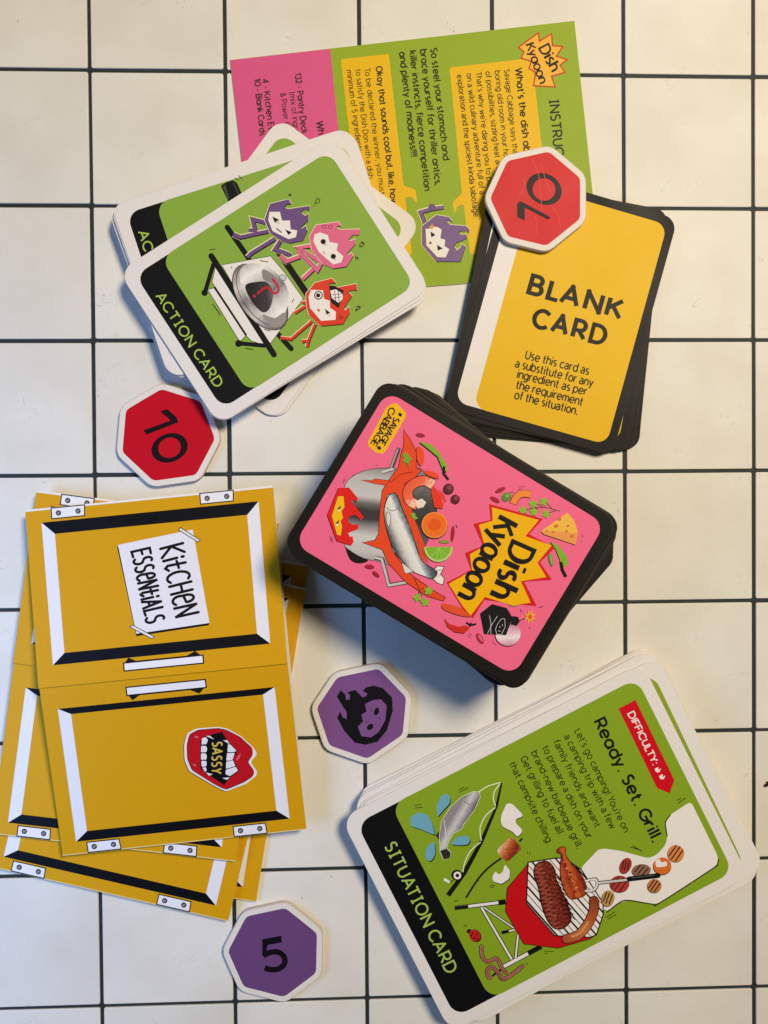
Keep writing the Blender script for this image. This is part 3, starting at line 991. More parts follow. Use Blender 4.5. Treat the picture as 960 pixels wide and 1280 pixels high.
# pot
p.part('cooking_pot_picture')
pot = photo('pot_steel', [(0, '#8a8684'), (.10, '#b9b5b2'), (.30, '#c8c4c1'), (.37, '#6c6866'), (.44, '#353132'), (.53, '#3a3637'), (.60, '#8b8684'), (.70, '#cfcac6'), (.86, '#c3bebb'), (1, '#8d8886')], .015, (2, 3), 0, detail=3)
pax = (z4((520, 30))[0], z4((400, 1010))[0], 60)
p.poly(z4((245, 230), (330, 110), (400, 85), (420, 110), (300, 240)), OUT).poly(z4((250, 815), (300, 955), (390, 995), (480, 960), (330, 860)), OUT, smooth=True)
p.stroke(z1((480, 472), (535, 455), (592, 300)), 5.6, '#4b4746').stroke(z1((484, 466), (532, 448), (584, 306)), 2.0, '#a9a4a1')
p.poly(z1((690, 500), (740, 450), (810, 520), (865, 680), (875, 780), (840, 900), (800, 1010), (740, 1100), (690, 1010), (660, 800)), photo('pot_inside', [(0, '#8f8a87'), (.35, '#4a4645'), (.6, '#2f2b2b'), (1, '#6d6866')], .15, (2, 2), 0), smooth=True, axis=(z1((800, 480))[0], z1((760, 1080))[0], 40), ol='#211d1d', ow=.8)
p.poly(z4((245, 230), (330, 120), (480, 58), (640, 42), (780, 60), (850, 200), (760, 420), (720, 700), (760, 1005), (640, 990), (560, 970), (430, 940), (300, 865), (240, 790), (200, 520)), pot, smooth=True, axis=pax, ol='#262222', ow=.7)
p.stroke(z4((545, 935), (625, 955), (690, 1212), (880, 1180)), 5.4, '#3c3837').stroke(z4((545, 932), (618, 952), (688, 1214), (880, 1180)), 3.0, '#c9c4c1')
p.stroke(z4((650, 985), (690, 1170)), 1.4, '#6f6a68')
p.stroke(z4((620, 85), (735, 50)), 3.4, '#d0cbc8').stroke(z4((625, 96), (740, 62)), .9, '#4c4847')
p.end()
p.part('red_splash_picture')
p.poly(zr((345, 150), (365, 180), (382, 215), (380, 255), (395, 265), (375, 285), (350, 300), (335, 320), (330, 335), (300, 330), (290, 370), (295, 420), (315, 490), (360, 550), (430, 600), (462, 618), (455, 628), (410, 615), (350, 575), (300, 520), (285, 485), (230, 465), (265, 458), (275, 440), (278, 380), (285, 320), (300, 295), (330, 255), (338, 215), (345, 195)), '#e8481f', ol=OUT, ow=.8)
p.poly(zr((345, 300), (372, 390), (402, 470), (412, 522), (395, 510), (365, 430), (325, 320)), '#e8481f')
p.poly(z4((400, 158), (520, 165), (545, 148), (700, 165), (660, 215), (540, 195)), '#e8481f', ol=OUT, ow=.5)
p.poly(z1((730, 290), (770, 310), (782, 370), (765, 430), (740, 420), (725, 350)), '#ec4a26', smooth=True, sh=(-.8, .8))
p.poly(z1((780, 470), (850, 480), (890, 510), (880, 530), (800, 500)), '#ec4a26', smooth=True, sh=(-.5, .8))
p.poly(z1((840, 570), (900, 640), (925, 720), (920, 755), (860, 745), (835, 640)), '#e8371f', sh=(-.6, .8)).poly(z1((890, 610), (930, 650), (948, 700), (935, 712)), '#e2402c')
p.stroke(z1((530, 560), (600, 500), (700, 480)), .7, OUT, smooth=True)
p.end()
p.part('fish_picture')
fish = photo('fish', [(0, '#33373a'), (.22, '#566067'), (.36, '#939da2'), (.48, '#e8e5de'), (.72, '#dcd7cf'), (.88, '#a39f9a'), (1, '#55555a')], .11, (14, 5), 1)
fo = zr((312, 328), (326, 332), (341, 370), (366, 430), (381, 480), (396, 515), (432, 541), (438, 552), (425, 566), (400, 558), (370, 545), (340, 515), (320, 490), (300, 440), (290, 385), (298, 345))
p.poly(zr((425, 545), (440, 530), (458, 532), (448, 553), (458, 565), (455, 583), (440, 578), (425, 565)), '#ebe6e0', ol=OUT, ow=.8)
p.poly(fo, fish, smooth=True, axis=(zr((298, 325))[0], zr((396, 548))[0], 36), ol=OUT, ow=1.0)
p.poly(zr((340, 520), (372, 545), (352, 552), (346, 545)), '#dcd6ce', ol=OUT, ow=.5)
p.poly(z4((665, 500), (690, 478), (708, 530), (700, 600), (682, 622), (665, 570)), '#d9d6d0', smooth=True, ol=OUT, ow=.6)
p.stroke(z4((668, 430), (690, 458), (735, 468), (785, 440)), .7, '#2b2c2e', smooth=True).poly(z4(*ellipse(742, 332, 10, 10, 0, 8)), OUT).stroke(z4((733, 322), (752, 342)), .5, '#e7e3da')
for a, b in (((690, 640), (718, 560)), ((700, 690), (730, 560)), ((720, 640), (742, 560))):
    p.stroke(z2(a, (a[0] + 75, a[1] - 10)), .35, '#77726c')
for k in range(26):
    t_ = (k + .5) / 26
    r_ = random.Random(900 + k)
    bx_, by_ = 318 + 78 * t_ + r_.uniform(2, 14), 345 + 175 * t_ + r_.uniform(-8, 4)
    p.stroke(zr((bx_, by_), (bx_ + 4, by_ + 9)), .6, '#3c444a' if k % 2 else '#6d777c')
p.end()
p.part('shrimp_picture')
shr = photo('shrimp', [(0, '#e64f2c'), (.4, '#ee6a45'), (.55, '#f6c7ad'), (.7, '#ea5e3a'), (1, '#f3b79c')], .3, (9, 3), 0)
sp = zr((428, 304), (402, 292), (374, 300), (357, 320), (361, 346), (384, 362))
p.stroke(sp, 13.4, OUT, smooth=True).stroke(sp, 11.6, shr, smooth=True, axis=(zr((350, 290))[0], zr((430, 365))[0], 30))
p.poly(zr((378, 350), (396, 342), (408, 352), (400, 366), (384, 370)), '#ead9c4').end()
p.part('vegetable_picture')
p.poly(zr(*ellipse(430, 418, 38, 38)), OUT).poly(zr(*ellipse(431, 416, 36.5, 36.5)), '#f4903c').poly(zr(*ellipse(431, 416, 33, 33)), '#ee7020').poly(zr(*ellipse(431, 415, 18, 17)), '#e55a18', smooth=True)
lime = [(402, 477)] + [(442 + 40 * math.cos(math.radians(a)), 477 + 42 * math.sin(math.radians(a))) for a in range(180, -1, -12)]
p.poly(zr(*[(x - 1, y + 2) for x, y in lime]), OUT).poly(zr(*lime), '#b7d07a')
p.poly(zr(*[(442 + (x - 442) * .86, 479 + (y - 479) * .84) for x, y in lime]), '#7fb52c')
for a in (40, 70, 100, 130):
    p.stroke(zr((442, 480), (442 + 33 * math.cos(math.radians(a)), 480 + 33 * math.sin(math.radians(a)))), .6, '#b2d36e')
p.poly(zr((388, 183), (420, 190), (445, 215), (466, 250), (466, 268), (455, 262), (440, 225), (410, 200)), '#7fb02c', sh=(-1, 1.4)).stroke(zr((458, 252), (456, 272), (470, 290)), 3.2, OUT)
for cx, cy, rr in ((470, 315, 15), (489, 344, 13)):
    p.poly(zr(*ellipse(cx, cy, rr, rr)), '#5c1f2b', sh=(-.4, .8)).poly(zr(*ellipse(cx + 3, cy - 3, rr * .5, rr * .5)), '#8d3a48')
for cx, cy, rx, ry, an in ((392, 165, 13, 5, 10), (482, 440, 5, 22, 5), (250, 532, 13, 6, 8), (268, 553, 12, 5, 40), (600, 345, 15, 6, 30), (615, 318, 15, 6, -25), (653, 638, 14, 5, 5)):
    p.poly(zr(*ellipse(cx, cy, rx, ry, an)), '#a81f30' if cy < 600 else '#b59a58', sh=(-.5, .6))
p.poly(zr(*ellipse(458, 462, 15, 5, 5)), '#8a9a3a', sh=(-.3, .5))
p.poly(z1((620, 355), (640, 330), (660, 340), (672, 365), (692, 385), (672, 400), (665, 440), (650, 415), (622, 402), (632, 380)), '#74a52a', sh=(-.3, .5)).stroke(z1((660, 415), (664, 468)), .8, '#3f6a1c')
p.poly(z1((680, 790), (710, 785), (720, 815), (738, 825), (715, 838), (690, 825)), '#7cb02c', sh=(-.3, .4))
def sprig(zz, pts, blobs, r):
    for st in pts:
        p.stroke(zz(*st), 1.0, '#2a3a16', smooth=True)
    for k, (cx, cy) in enumerate(blobs):
        b = [(cx + (r if j % 2 else r * .62) * math.cos(math.radians(j * 36 + 11 * k)), cy + (r if j % 2 else r * .62) * math.sin(math.radians(j * 36 + 11 * k))) for j in range(10)]
        p.poly(zz(*b), '#86b82e', sh=(-.3, .6))
sprig(z2, [[(530, 700), (575, 800), (600, 860)], [(590, 790), (640, 800)], [(575, 820), (560, 860)]], [(560, 870), (625, 910), (655, 812)], 42)
sprig(z3, [[(745, 262), (640, 236), (520, 250)], [(640, 236), (590, 215)], [(690, 240), (650, 200)], [(720, 255), (665, 275)], [(600, 240), (575, 260)]], [(500, 255), (568, 212), (572, 266), (638, 196), (655, 280)], 32)
p.poly(z3(*ellipse(390, 165, 33, 29, -30)), '#5c8a32', sh=(-.5, .8)).poly(z3(*ellipse(396, 158, 16, 10, -30)), '#86ad52').stroke(z3((412, 140), (438, 132)), .8, OUT)
p.stroke(z3((552, 152), (500, 146), (455, 168), (432, 215)), 9.6, OUT, smooth=True).stroke(z3((552, 150), (500, 144), (457, 166), (434, 212)), 8.0, '#f18a3a', smooth=True)
p.poly(z3((620, 395), (795, 272), (840, 320), (865, 400), (850, 485), (640, 415)), '#f0b948', sh=(-.6, 1.0)).poly(z3((624, 388), (865, 408), (850, 484), (640, 415)), '#ea9a50')
for cx, cy, rx in ((742, 316, 14), (720, 360, 16), (800, 360, 10), (825, 428, 15), (700, 400, 10), (790, 395, 11), (660, 392, 8)):
    p.poly(z3(*ellipse(cx, cy, rx, rx * .75, -20, 10)), '#c97a30')
p.poly(z3((680, 462), (735, 488), (790, 558), (802, 612), (765, 645), (740, 570), (715, 510)), '#7fb02c', sh=(-.8, .9)).stroke(z3((752, 600), (760, 650), (785, 700)), 4.2, OUT)
p.poly(z3(*ellipse(684, 582, 14, 48, -12)), '#5e8a34', sh=(-.4, .6)).poly(z3(*ellipse(687, 580, 6, 40, -12)), '#90b45a')
p.poly(z5((70, 335), (110, 328), (230, 362), (297, 395), (280, 425), (180, 408), (90, 370)), '#e2522a', smooth=True, sh=(-.5, 1)).poly(z5((90, 435), (130, 480), (200, 500), (250, 490), (285, 505), (240, 550), (170, 540), (115, 500)), '#cf2b20', sh=(-.4, .9))
p.stroke(z5((255, 470), (290, 490), (332, 480)), 2.6, OUT).stroke(z5((280, 500), (295, 470)), 2.2, OUT).poly(z5(*ellipse(360, 588, 20, 45, -32)), '#b8263a', sh=(-.5, .6)).poly(z5(*ellipse(364, 586, 8, 30, -32)), '#d87080')
for a, b in (((480, 385), (510, 395)), ((790, 420), (802, 450)), ((770, 430), (778, 462))):
    pass
p.end()
p.part('title_burst')
p.poly(z3((275, 213), (632, 313), (540, 415), (712, 505), (612, 602), (692, 718), (505, 730), (590, 893), (430, 878), (242, 850), (165, 975), (90, 900), (-8, 735), (155, 650), (113, 540), (235, 490), (170, 345), (285, 320)), '#d3151f')
p.poly(z3((292, 235), (605, 320), (515, 428), (690, 490), (595, 605), (655, 700), (485, 728), (550, 870), (430, 890), (245, 832), (150, 958), (95, 890), (5, 745), (160, 655), (145, 548), (245, 492), (205, 352), (297, 325)), '#f0b400')
p.text('Kyaoon', *z3((338, 296), (66, 808)), 26, OUT, .15, contrast=.30, gap=.17)
p.text('Dish', *z3((432, 462), (282, 800)), 29, OUT, .15, contrast=.30, gap=.2)
p.end()
p.part('bomb_picture')
on = photo('onion', [(0, '#b05a80'), (.35, '#e4b6c6'), (.6, '#f0dfe2'), (1, '#c97a9a')], .18, (2, 3), 1)
p.poly(z5(*ellipse(566, 558, 99, 94)), OUT).poly(z5(*ellipse(570, 553, 95, 92)), on, axis=(z5((480, 560))[0], z5((665, 560))[0], 30))
p.poly(z5((360, 400), (450, 330), (560, 360), (602, 430), (555, 562), (390, 555)), '#141213').poly(z5((598, 420), (645, 425), (657, 460), (635, 492), (592, 482)), '#141213')
for st in ([(430, 415), (440, 470), (440, 560)], [(490, 420), (450, 480), (415, 552)], [(545, 440), (520, 440), (490, 480), (475, 520), (485, 555), (520, 560), (548, 500), (545, 440)], [(505, 495), (510, 510)], [(525, 480), (528, 496)], [(495, 530), (515, 535)]):
    p.stroke(z5(*st), .55, '#d9d4d0')
p.stroke(z5((655, 455), (700, 436)), .9, OUT)
st = [(735 + (48 if j % 2 else 22) * math.cos(math.radians(j * 22.5)), 425 + (60 if j % 2 else 26) * math.sin(math.radians(j * 22.5))) for j in range(16)]
p.poly(z5(*st), '#f4b030').poly(z5(*[(735 + (x - 735) * .5, 425 + (y - 425) * .5) for x, y in st]), '#e0541c')
for a, b in (((800, 358), (830, 346)), ((730, 505), (732, 520)), ((662, 372), (672, 388))):
    p.stroke(z5(a, b), .8, OUT)
p.end()
p.part('flame_emblem_picture')
hd = z4((185, 240), (290, 235), (380, 345), (365, 385), (330, 350), (315, 375), (435, 530), (405, 565), (385, 530), (335, 505), (285, 530), (282, 580), (330, 608), (385, 600), (380, 650), (280, 690), (300, 730), (325, 720), (335, 780), (310, 815), (170, 770), (75, 510))
p.poly([(x - .9, y + .5) for x, y in hd], OUT).poly(hd, '#e01f1c').poly(z4((180, 325), (235, 322), (245, 430), (215, 470), (230, 540), (205, 570), (220, 620), (210, 715), (170, 705), (120, 520)), '#f4bd18')
for cx, cy in ((190, 440), (172, 585)):
    p.poly(z4((cx - 20, cy + 15), (cx + 20, cy - 30), (cx + 12, cy + 10)), OUT).poly(z4((cx - 12, cy + 18), (cx + 12, cy + 8), (cx + 2, cy + 40)), '#f5efe6')
p.end()
p.part('motion_mark')
for a, b in (((230, 195), (240, 150)), ((245, 175), (252, 140)), ((560, 14), (580, 10)), ((100, 715), (112, 780)), ((115, 730), (128, 785))):
    p.stroke(z4(a, b), .55, OUT)
for a, b in (((470, 100), (510, 98)), ((465, 118), (495, 112)), ((895, 415), (898, 440)), ((890, 455), (892, 462)), ((52, 350), (62, 372))):
    p.stroke(z3(a, b), .7, OUT)
for a, b in (((268, 572), (290, 545)), ((280, 582), (300, 555)), ((455, 608), (462, 636)), ((470, 622), (478, 640))):
    p.stroke(z5(a, b), .6, OUT)
p.end()

# ---- situation cards
SL = (((448, 1006.9), (802.5, 832.5)), ((820.5, 852), (917.8, 1063)), ((588.8, 1279.7), (926, 1102.5)), ((431.3, 1029.4), (552.2, 1271.3)))
scn = quad_center(SL)
SANG = -26.8
NS = 22
SP = .00038
ctop = on_z(scn[0], scn[1], NS * SP)
for i in range(NS):
    zz = 0.00005 + i * SP
    r = random.Random(300 + i)
    top = i == NS - 1
    f = i / (NS - 1)
    a = SANG + (0 if top else r.uniform(-.5, .5))
    u = Vector((math.cos(math.radians(-SANG)), math.sin(math.radians(-SANG)), 0))
    v = Vector((-u.y, u.x, 0))
    c = ctop.copy()
    if i == NS - 2:
        c += u * .0058 + v * .0002
        a = SANG + .95
    elif not top:
        wob = r.uniform(-.0009, .0009)
        c += u * (.0058 + .0018 * (1 - f) + r.uniform(-.0008, .0010)) + v * (wob + (.0029, -.0022, .0012, -.0030, .0020, .0001)[i % 6])
        a += 1.0 * math.sin(i * 1.3)
    px = project((c.x, c.y, zz + .00036))
    if top:
        lab = 'top situation card with a red barbecue grill, fish and camping text'
    elif i == NS - 2:
        lab = 'card right under the barbecue situation card, a thin green strip of it showing'
    else:
        lab = 'white-bordered card lower in the situation card stack'
    o = card('situation_card', 'situation_card', px, a, zz, lab, None if i >= NS - 2 else 'cards lower in the situation stack')
    if i == NS - 2:
        p = Print(o, (0, 0, zz + .00036))
        panel(p, o, 'situation_card', 'green_panel', -.1200 / 2 + .0178, -.0864 / 2 + .0042, .1200 / 2 - .0046, .0864 / 2 - .0046, .005, GREEN2)
zt = 0.00005 + (NS - 1) * SP + .00036
p = Print(o, (0, 0, zt))
W, H = .1200, .0864
panel(p, o, 'situation_card', 'title_band', -W / 2 + .0041, -H / 2 + .0043, W / 2 - .0045, H / 2 - .0043, .005, '#0c0c0d')
panel(p, o, 'situation_card', 'green_panel', -W / 2 + .0178, -H / 2 + .0041, W / 2 - .0043, H / 2 - .0041, .005, '#86a422')
p.part('title_lettering').text('S\x01TUAT\x01ON CARD', (480.6, 1057.4), (558.6, 1217.2), 14.6, '#a6c454', .095, gap=.19).end()
zs, zt_, zu, zv, zw = Z(620, 860, 4), Z(500, 970, 6), Z(560, 1060, 4.8), Z(720, 980, 5.333), Z(640, 1050, 6)
p.part('difficulty_tag').poly(zs((612, 103), (697, 60), (892, 460), (868, 527), (805, 500)), '#cf0a1e')
p.text('DIFFICULTY:', *zs((659, 130), (784, 385)), 8.2, '#efe8e2', .125, gap=.16)
for cx, cy in ((808, 408), (830, 443)):
    p.poly(zs((cx - 14, cy - 3), (cx - 6, cy + 12), (cx + 8, cy + 12), (cx + 16, cy - 6), (cx + 4, cy + 1), (cx + 3, cy - 12)), '#efe8e2', smooth=True)
p.end()
p.part('heading_lettering').text('Ready. Set. Grill.', *zs((491, 172), (783, 772)), 14, '#12130c', .13, gap=.17).end()
for s, a, b in (("Let's go camping! You're on", (393, 216), (640, 722)), ('a camping trip with a few', (341, 243), (573, 706)), ('family friends and want', (287, 270), (496, 698)), ('to prepare a dish on your', (231, 299), (455, 753)), ('brand-new barbeque grill.', (176, 324), (405, 803)), ('Get grilling to fuel all', (122, 351), (309, 730)), ('that campsite chilling.', (66, 379), (258, 783))):
    p.part('lettering').text(s, *zs(a, b), 8.2, '#23280f', .085, G2).end()
p.part('fishing_picture')
DROP = '#6fa9bd'
for d in (((280, 310), (275, 220), (310, 145), (350, 130), (380, 165), (370, 210), (330, 250)), ((75, 310), (140, 270), (205, 290), (245, 360), (262, 445), (160, 400), (80, 375)), ((375, 510), (430, 455), (500, 445), (530, 475), (510, 515), (440, 520)), ((260, 490), (265, 590), (230, 645), (190, 620), (190, 560), (220, 510))):
    p.poly(zt_(*d), DROP, rnd=4, sh=(.9, 1.3))
f2 = photo('fish_grey', [(0, '#8f8b8c'), (.3, '#cfcaca'), (.5, '#a19c9d'), (.72, '#4b4647'), (1, '#242021')], .16, (8, 4), 1)
p.poly(zt_((265, 445), (295, 410), (315, 450), (290, 475)), '#3d2c2c')
p.poly(zt_((595, 118), (602, 160), (560, 250), (480, 360), (460, 400), (400, 430), (360, 500), (350, 540), (382, 575), (375, 610), (330, 630), (300, 570), (295, 440), (310, 340), (380, 230), (470, 150), (550, 115)), f2, axis=(zt_((590, 130))[0], zt_((310, 600))[0], -26), ol='#d8e0b0', ow=.7)
p.stroke(zt_((480, 190), (520, 215), (548, 200)), .6, '#3b3637').poly(zt_((300, 560), (350, 545), (380, 578), (375, 612), (330, 628)), '#2f2a2b').stroke(zt_((330, 330), (345, 440), (335, 540)), .8, '#e9e4e4')
p.poly(zt_((755, 50), (768, 50), (735, 225), (625, 495), (500, 730), (375, 905), (345, 885), (460, 730), (600, 480), (715, 225)), '#121210')
for s in ([(590, 120), (660, 75), (755, 48)], [(750, 60), (710, 110), (700, 170), (716, 225)], [(715, 235), (640, 300), (600, 390), (610, 485)], [(605, 495), (530, 560), (485, 650), (472, 720)]):
    p.stroke(zt_(*s), 1.3, '#e6eec6', smooth=True)
p.poly(zt_(*ellipse(425, 742, 40, 40)), '#121210').poly(zt_(*ellipse(430, 745, 29, 29)), '#efebe4').poly(zt_(*ellipse(430, 745, 14, 14)), '#121210').stroke(zt_((330, 772), (372, 796)), 3.2, '#efebe4').stroke(zt_((372, 797), (400, 780)), 1, '#121210')
for s in ([(440, 105), (480, 82)], [(445, 122), (515, 85)], [(110, 218), (160, 215)], [(115, 240), (170, 235)], [(405, 940), (435, 935)], [(670, 828), (700, 838)], [(680, 815), (712, 826)]):
    p.stroke(zt_(*s), .9, '#1a1d0c')
p.end()
p.part('marshmallow_picture').stroke(zt_((495, 912), (580, 780), (660, 690), (760, 615)), 2.3, '#121210', smooth=True).stroke(zt_((895, 490), (918, 468)), 2.3, '#121210').stroke(zt_((580, 775), (590, 790)), 1.2, '#121210')
p.poly(zt_((755, 300), (800, 205), (840, 205), (930, 300), (870, 320), (865, 350), (925, 410), (880, 460), (850, 420), (760, 375)), '#eee8e2', rnd=5, sh=(.3, 1.1))
p.poly(zt_((690, 760), (715, 710), (740, 740), (770, 720), (785, 660), (825, 710), (820, 770), (760, 810), (700, 790)), '#eee8e2', rnd=3, sh=(.6, 1.1))
p.poly(zt_((718, 560), (835, 447), (918, 545), (800, 648)), photo('marshmallow', [(0, '#efe3cf'), (.25, '#d99a62'), (.5, '#b04a1e'), (.75, '#6f2410'), (1, '#c07a4a')], .34, (8, 7), 0), rnd=5, axis=(zt_((740, 500))[0], zt_((905, 590))[0], 20)).end()

def clip_line(poly, p0, d):
    ts = []
    n = len(poly)
    for i in range(n):
        a, b = Vector(poly[i - 1]), Vector(poly[i])
        e = b - a
        det = d.x * -e.y + d.y * e.x
        if abs(det) < 1e-9:
            continue
        r = a - p0
        t = (r.x * -e.y + r.y * e.x) / det
        s = (d.x * r.y - d.y * r.x) / det
        if 0 <= s <= 1:
            ts.append(t)
    return (min(ts), max(ts)) if len(ts) > 1 else None

p.part('smoke_picture')
p.poly(zv((30, 560), (150, 435), (190, 430), (300, 445), (480, 495), (540, 470), (600, 400), (610, 330), (595, 260), (620, 210), (765, 115), (945, 480), (945, 530), (900, 570), (560, 790), (510, 800), (350, 775), (290, 790), (210, 850), (120, 800), (60, 680)), '#eee8e2', rnd=6)
p.stroke(zv((630, 205), (598, 250), (598, 290), (608, 350)), 1.2, OUT, smooth=True).stroke(zv((948, 500), (940, 540), (900, 570), (560, 790), (510, 800), (350, 775), (290, 790), (205, 855)), 1.5, OUT, smooth=True).end()
p.part('barbecue_picture')
for a, b, w in (((40, 360), (345, 322), 5.5), ((200, 355), (395, 690), 4.6), ((215, 355), (392, 478), 3.6), ((335, 710), (560, 590), 6.2), ((405, 660), (420, 520), 4.2), ((322, 508), (400, 490), 4.0)):
    p.stroke(zu(a, b), w, '#121210').stroke(zu(a, b), w - 2.0, '#ece6df')
for a, b, w in (((40, 360), (122, 350), 3.4), ((302, 328), (345, 322), 6.5), ((480, 632), (560, 590), 6.2), ((265, 768), (335, 715), 2.4), ((322, 508), (365, 498), 3.6)):
    p.stroke(zu(a, b), w, '#121210')
gr = zu((480, 85), (640, 60), (700, 60), (800, 130), (930, 330), (930, 400), (890, 520), (850, 535), (640, 525), (470, 330))
p.poly(zu((475, 100), (355, 240), (345, 380), (455, 575), (660, 600), (850, 545), (890, 520), (640, 500), (480, 325)), '#c60f18', ol=OUT, ow=.9)
p.poly(gr, '#efe9e3', ol=OUT, ow=1.5)
dv = Vector((.66, .75))
nv = Vector((-.75, .66))
cg = Vector((sum(a[0] for a in gr) / len(gr), sum(a[1] for a in gr) / len(gr)))
for k in range(-9, 10):
    c0 = cg + nv * (k * 6.2)
    t = clip_line(gr, c0, dv)
    if t:
        p.stroke([tuple(c0 + dv * t[0]), tuple(c0 + dv * t[1])], 2.0 if k % 2 else .8, '#141312')
p.end()
p.part('grilled_food_picture')
rib = photo('ribs', [(0, '#2a0d0a'), (.3, '#5a1a12'), (.5, '#8f3020'), (.64, '#40120d'), (.8, '#a8503a'), (1, '#5c1c12')], .30, (16, 9), 1, stripes=5)
p.poly(zw((205, 165), (270, 160), (320, 220), (330, 290), (400, 440), (440, 560), (430, 620), (370, 664), (310, 655), (260, 590), (220, 480), (200, 370), (165, 260), (170, 200)), rib, smooth=True, axis=(zw((230, 160))[0], zw((370, 660))[0], 36), ol='#1a0806', ow=1.1)
for k in range(9):
    y = 255 + k * 36
    x = 250 + (y - 200) * .38
    p.stroke(zw((x, y), (x + 60, y + 20), (x + 92, y + 52)), .9, '#2b0c08', smooth=True)
drum = photo('drumstick', [(0, '#5c160e'), (.25, '#a33a1c'), (.45, '#d0652c'), (.6, '#8c2817'), (.8, '#c9562c'), (1, '#551710')], .34, (11, 8), 1)
p.poly(zw((335, 85), (360, 52), (398, 55), (402, 110), (450, 180), (512, 250), (552, 330), (552, 400), (500, 432), (440, 438), (400, 390), (365, 290), (360, 180), (370, 112)), drum, smooth=True, axis=(zw((365, 60))[0], zw((490, 430))[0], 30), ol='#2a0d08', ow=.9)
for k in range(16):
    r_ = random.Random(40 + k)
    t_ = (k + 1) / 17
    p.poly(zw(*ellipse(375 + 110 * t_ + r_.uniform(-18, 40) * t_, 130 + 270 * t_, r_.uniform(5, 13), r_.uniform(4, 9), r_.uniform(0, 180), 9)), ('#4a120c', '#e08a48', '#6b1c10')[k % 3])
for k in range(22):
    r_ = random.Random(70 + k)
    t_ = (k + .5) / 22
    p.poly(zw(*ellipse(245 + 130 * t_ + r_.uniform(-45, 45), 215 + 400 * t_, r_.uniform(5, 12), r_.uniform(3, 6), r_.uniform(20, 70), 8)), ('#2a0b08', '#b8604a', '#7c2a1c')[k % 3])
p.stroke(zw((408, 738), (500, 705), (572, 618), (612, 520), (613, 452)), 12.6, '#2a100a', smooth=True, cap=True)
p.stroke(zw((408, 738), (500, 705), (572, 618), (612, 520), (613, 452)), 10.8, photo('sausage', [(0, '#a8552c'), (.4, '#c7733e'), (.6, '#b65a2c'), (1, '#8a3a1c')], .2, (6, 6), 0), smooth=True, cap=True, axis=(zw((400, 740))[0], zw((620, 450))[0], 30))
p.stroke(zw((440, 722), (510, 692), (572, 605)), 2.2, '#d79a66', smooth=True)
for cx, cy, rx, ry, an, col in ((665, 462, 56, 57, 0, '#d98a4a'), (330, 543, 38, 55, 25, '#a83a34'), (435, 575, 64, 42, -5, '#8d6a58'), (290, 665, 66, 56, 0, '#b23a36'), (212, 760, 44, 54, 15, '#bd9358'), (522, 678, 48, 46, 0, '#c08048')):
    p.poly(zv(*ellipse(cx - 3, cy + 5, rx, ry, an)), '#2b1710').poly(zv(*ellipse(cx, cy, rx, ry, an)), col)
    for k in (-.45, .05, .5):
        u, v = math.cos(math.radians(an + 55)), math.sin(math.radians(an + 55))
        L = math.sqrt(max(0, 1 - k * k)) * min(rx, ry) * .9
        p.stroke(zv((cx - u * L - v * k * rx, cy + v * L - u * k * ry), (cx + u * L - v * k * rx, cy - v * L - u * k * ry)), 1.7, '#4a2418')
p.poly(zv(*ellipse(573, 550, 62, 58)), '#2b1710').poly(zv(*ellipse(575, 545, 60, 57)), '#d9702c').poly(zv((530, 510), (555, 500), (570, 520), (600, 515), (602, 545), (560, 552), (535, 550)), '#eee8e2', smooth=True)
p.end()
p.part('fork_picture')
p.stroke(zw((545, 305), (622, 288), (638, 320), (630, 355), (600, 378), (545, 377)), 3.6, OUT, smooth=True).stroke(zw((630, 320), (885, 292)), 4.6, OUT)
p.stroke(zw((545, 305), (620, 290), (635, 320), (628, 353), (598, 376), (545, 377)), 2.2, '#e9e4df', smooth=True).stroke(zw((630, 320), (885, 292)), 2.8, '#cdc8c3')
p.stroke(zv((352, 630), (545, 607)), 6.2, '#121210', cap=True).stroke(zv((370, 622), (520, 604)), .7, '#6a6866').end()
p.part('ladybird_picture')
p.poly(zu(*ellipse(128, 500, 16, 14)), '#15110f').poly(zu(*ellipse(163, 526, 34, 42, -38)), '#15110f').poly(zu(*ellipse(160, 524, 31, 39, -38)), '#c01f22')
for cx, cy in ((150, 510), (172, 518), (158, 540), (178, 545), (140, 525)):
    p.poly(zu(*ellipse(cx, cy, 6, 6, 0, 7)), '#15110f')
p.end()
p.part('worm_picture')
w1 = [(200, 590), (205, 650), (240, 682), (290, 662), (320, 712), (345, 745)]
w2 = [(248, 778), (234, 735), (262, 712), (300, 745), (330, 785), (390, 752), (445, 708)]
for w in (w1, w2):
    p.stroke(zu(*w), 5.4, '#2b1512', smooth=True, cap=True).stroke(zu(*w), 3.8, '#b9786c', smooth=True, cap=True)
    for x, y in catmull(w, False, 6)[1::1]:
        p.poly(zu(*ellipse(x, y, 5, 5, 0, 6)), '#8a4a44')
p.end()
p.part('motion_mark')
for a, b in (((95, 470), (102, 458)), ((108, 476), (112, 462)), ((575, 618), (635, 620)), ((580, 632), (600, 634)), ((470, 690), (476, 700)), ((40, 318), (60, 316)), ((475, 22), (478, 34)), ((490, 22), (492, 36))):
    p.stroke(zu(a, b), .8, '#1a1d0c')
p.end()
p.part('motion_mark')
for a, b in (((670, 110), (700, 95)), ((678, 130), (730, 92)), ((365, 420), (430, 440)), ((378, 412), (440, 448)), ((200, 890), (260, 850)), ((215, 900), (268, 868))):
    p.stroke(zv(a, b), .9, '#1a1d0c')
p.end()

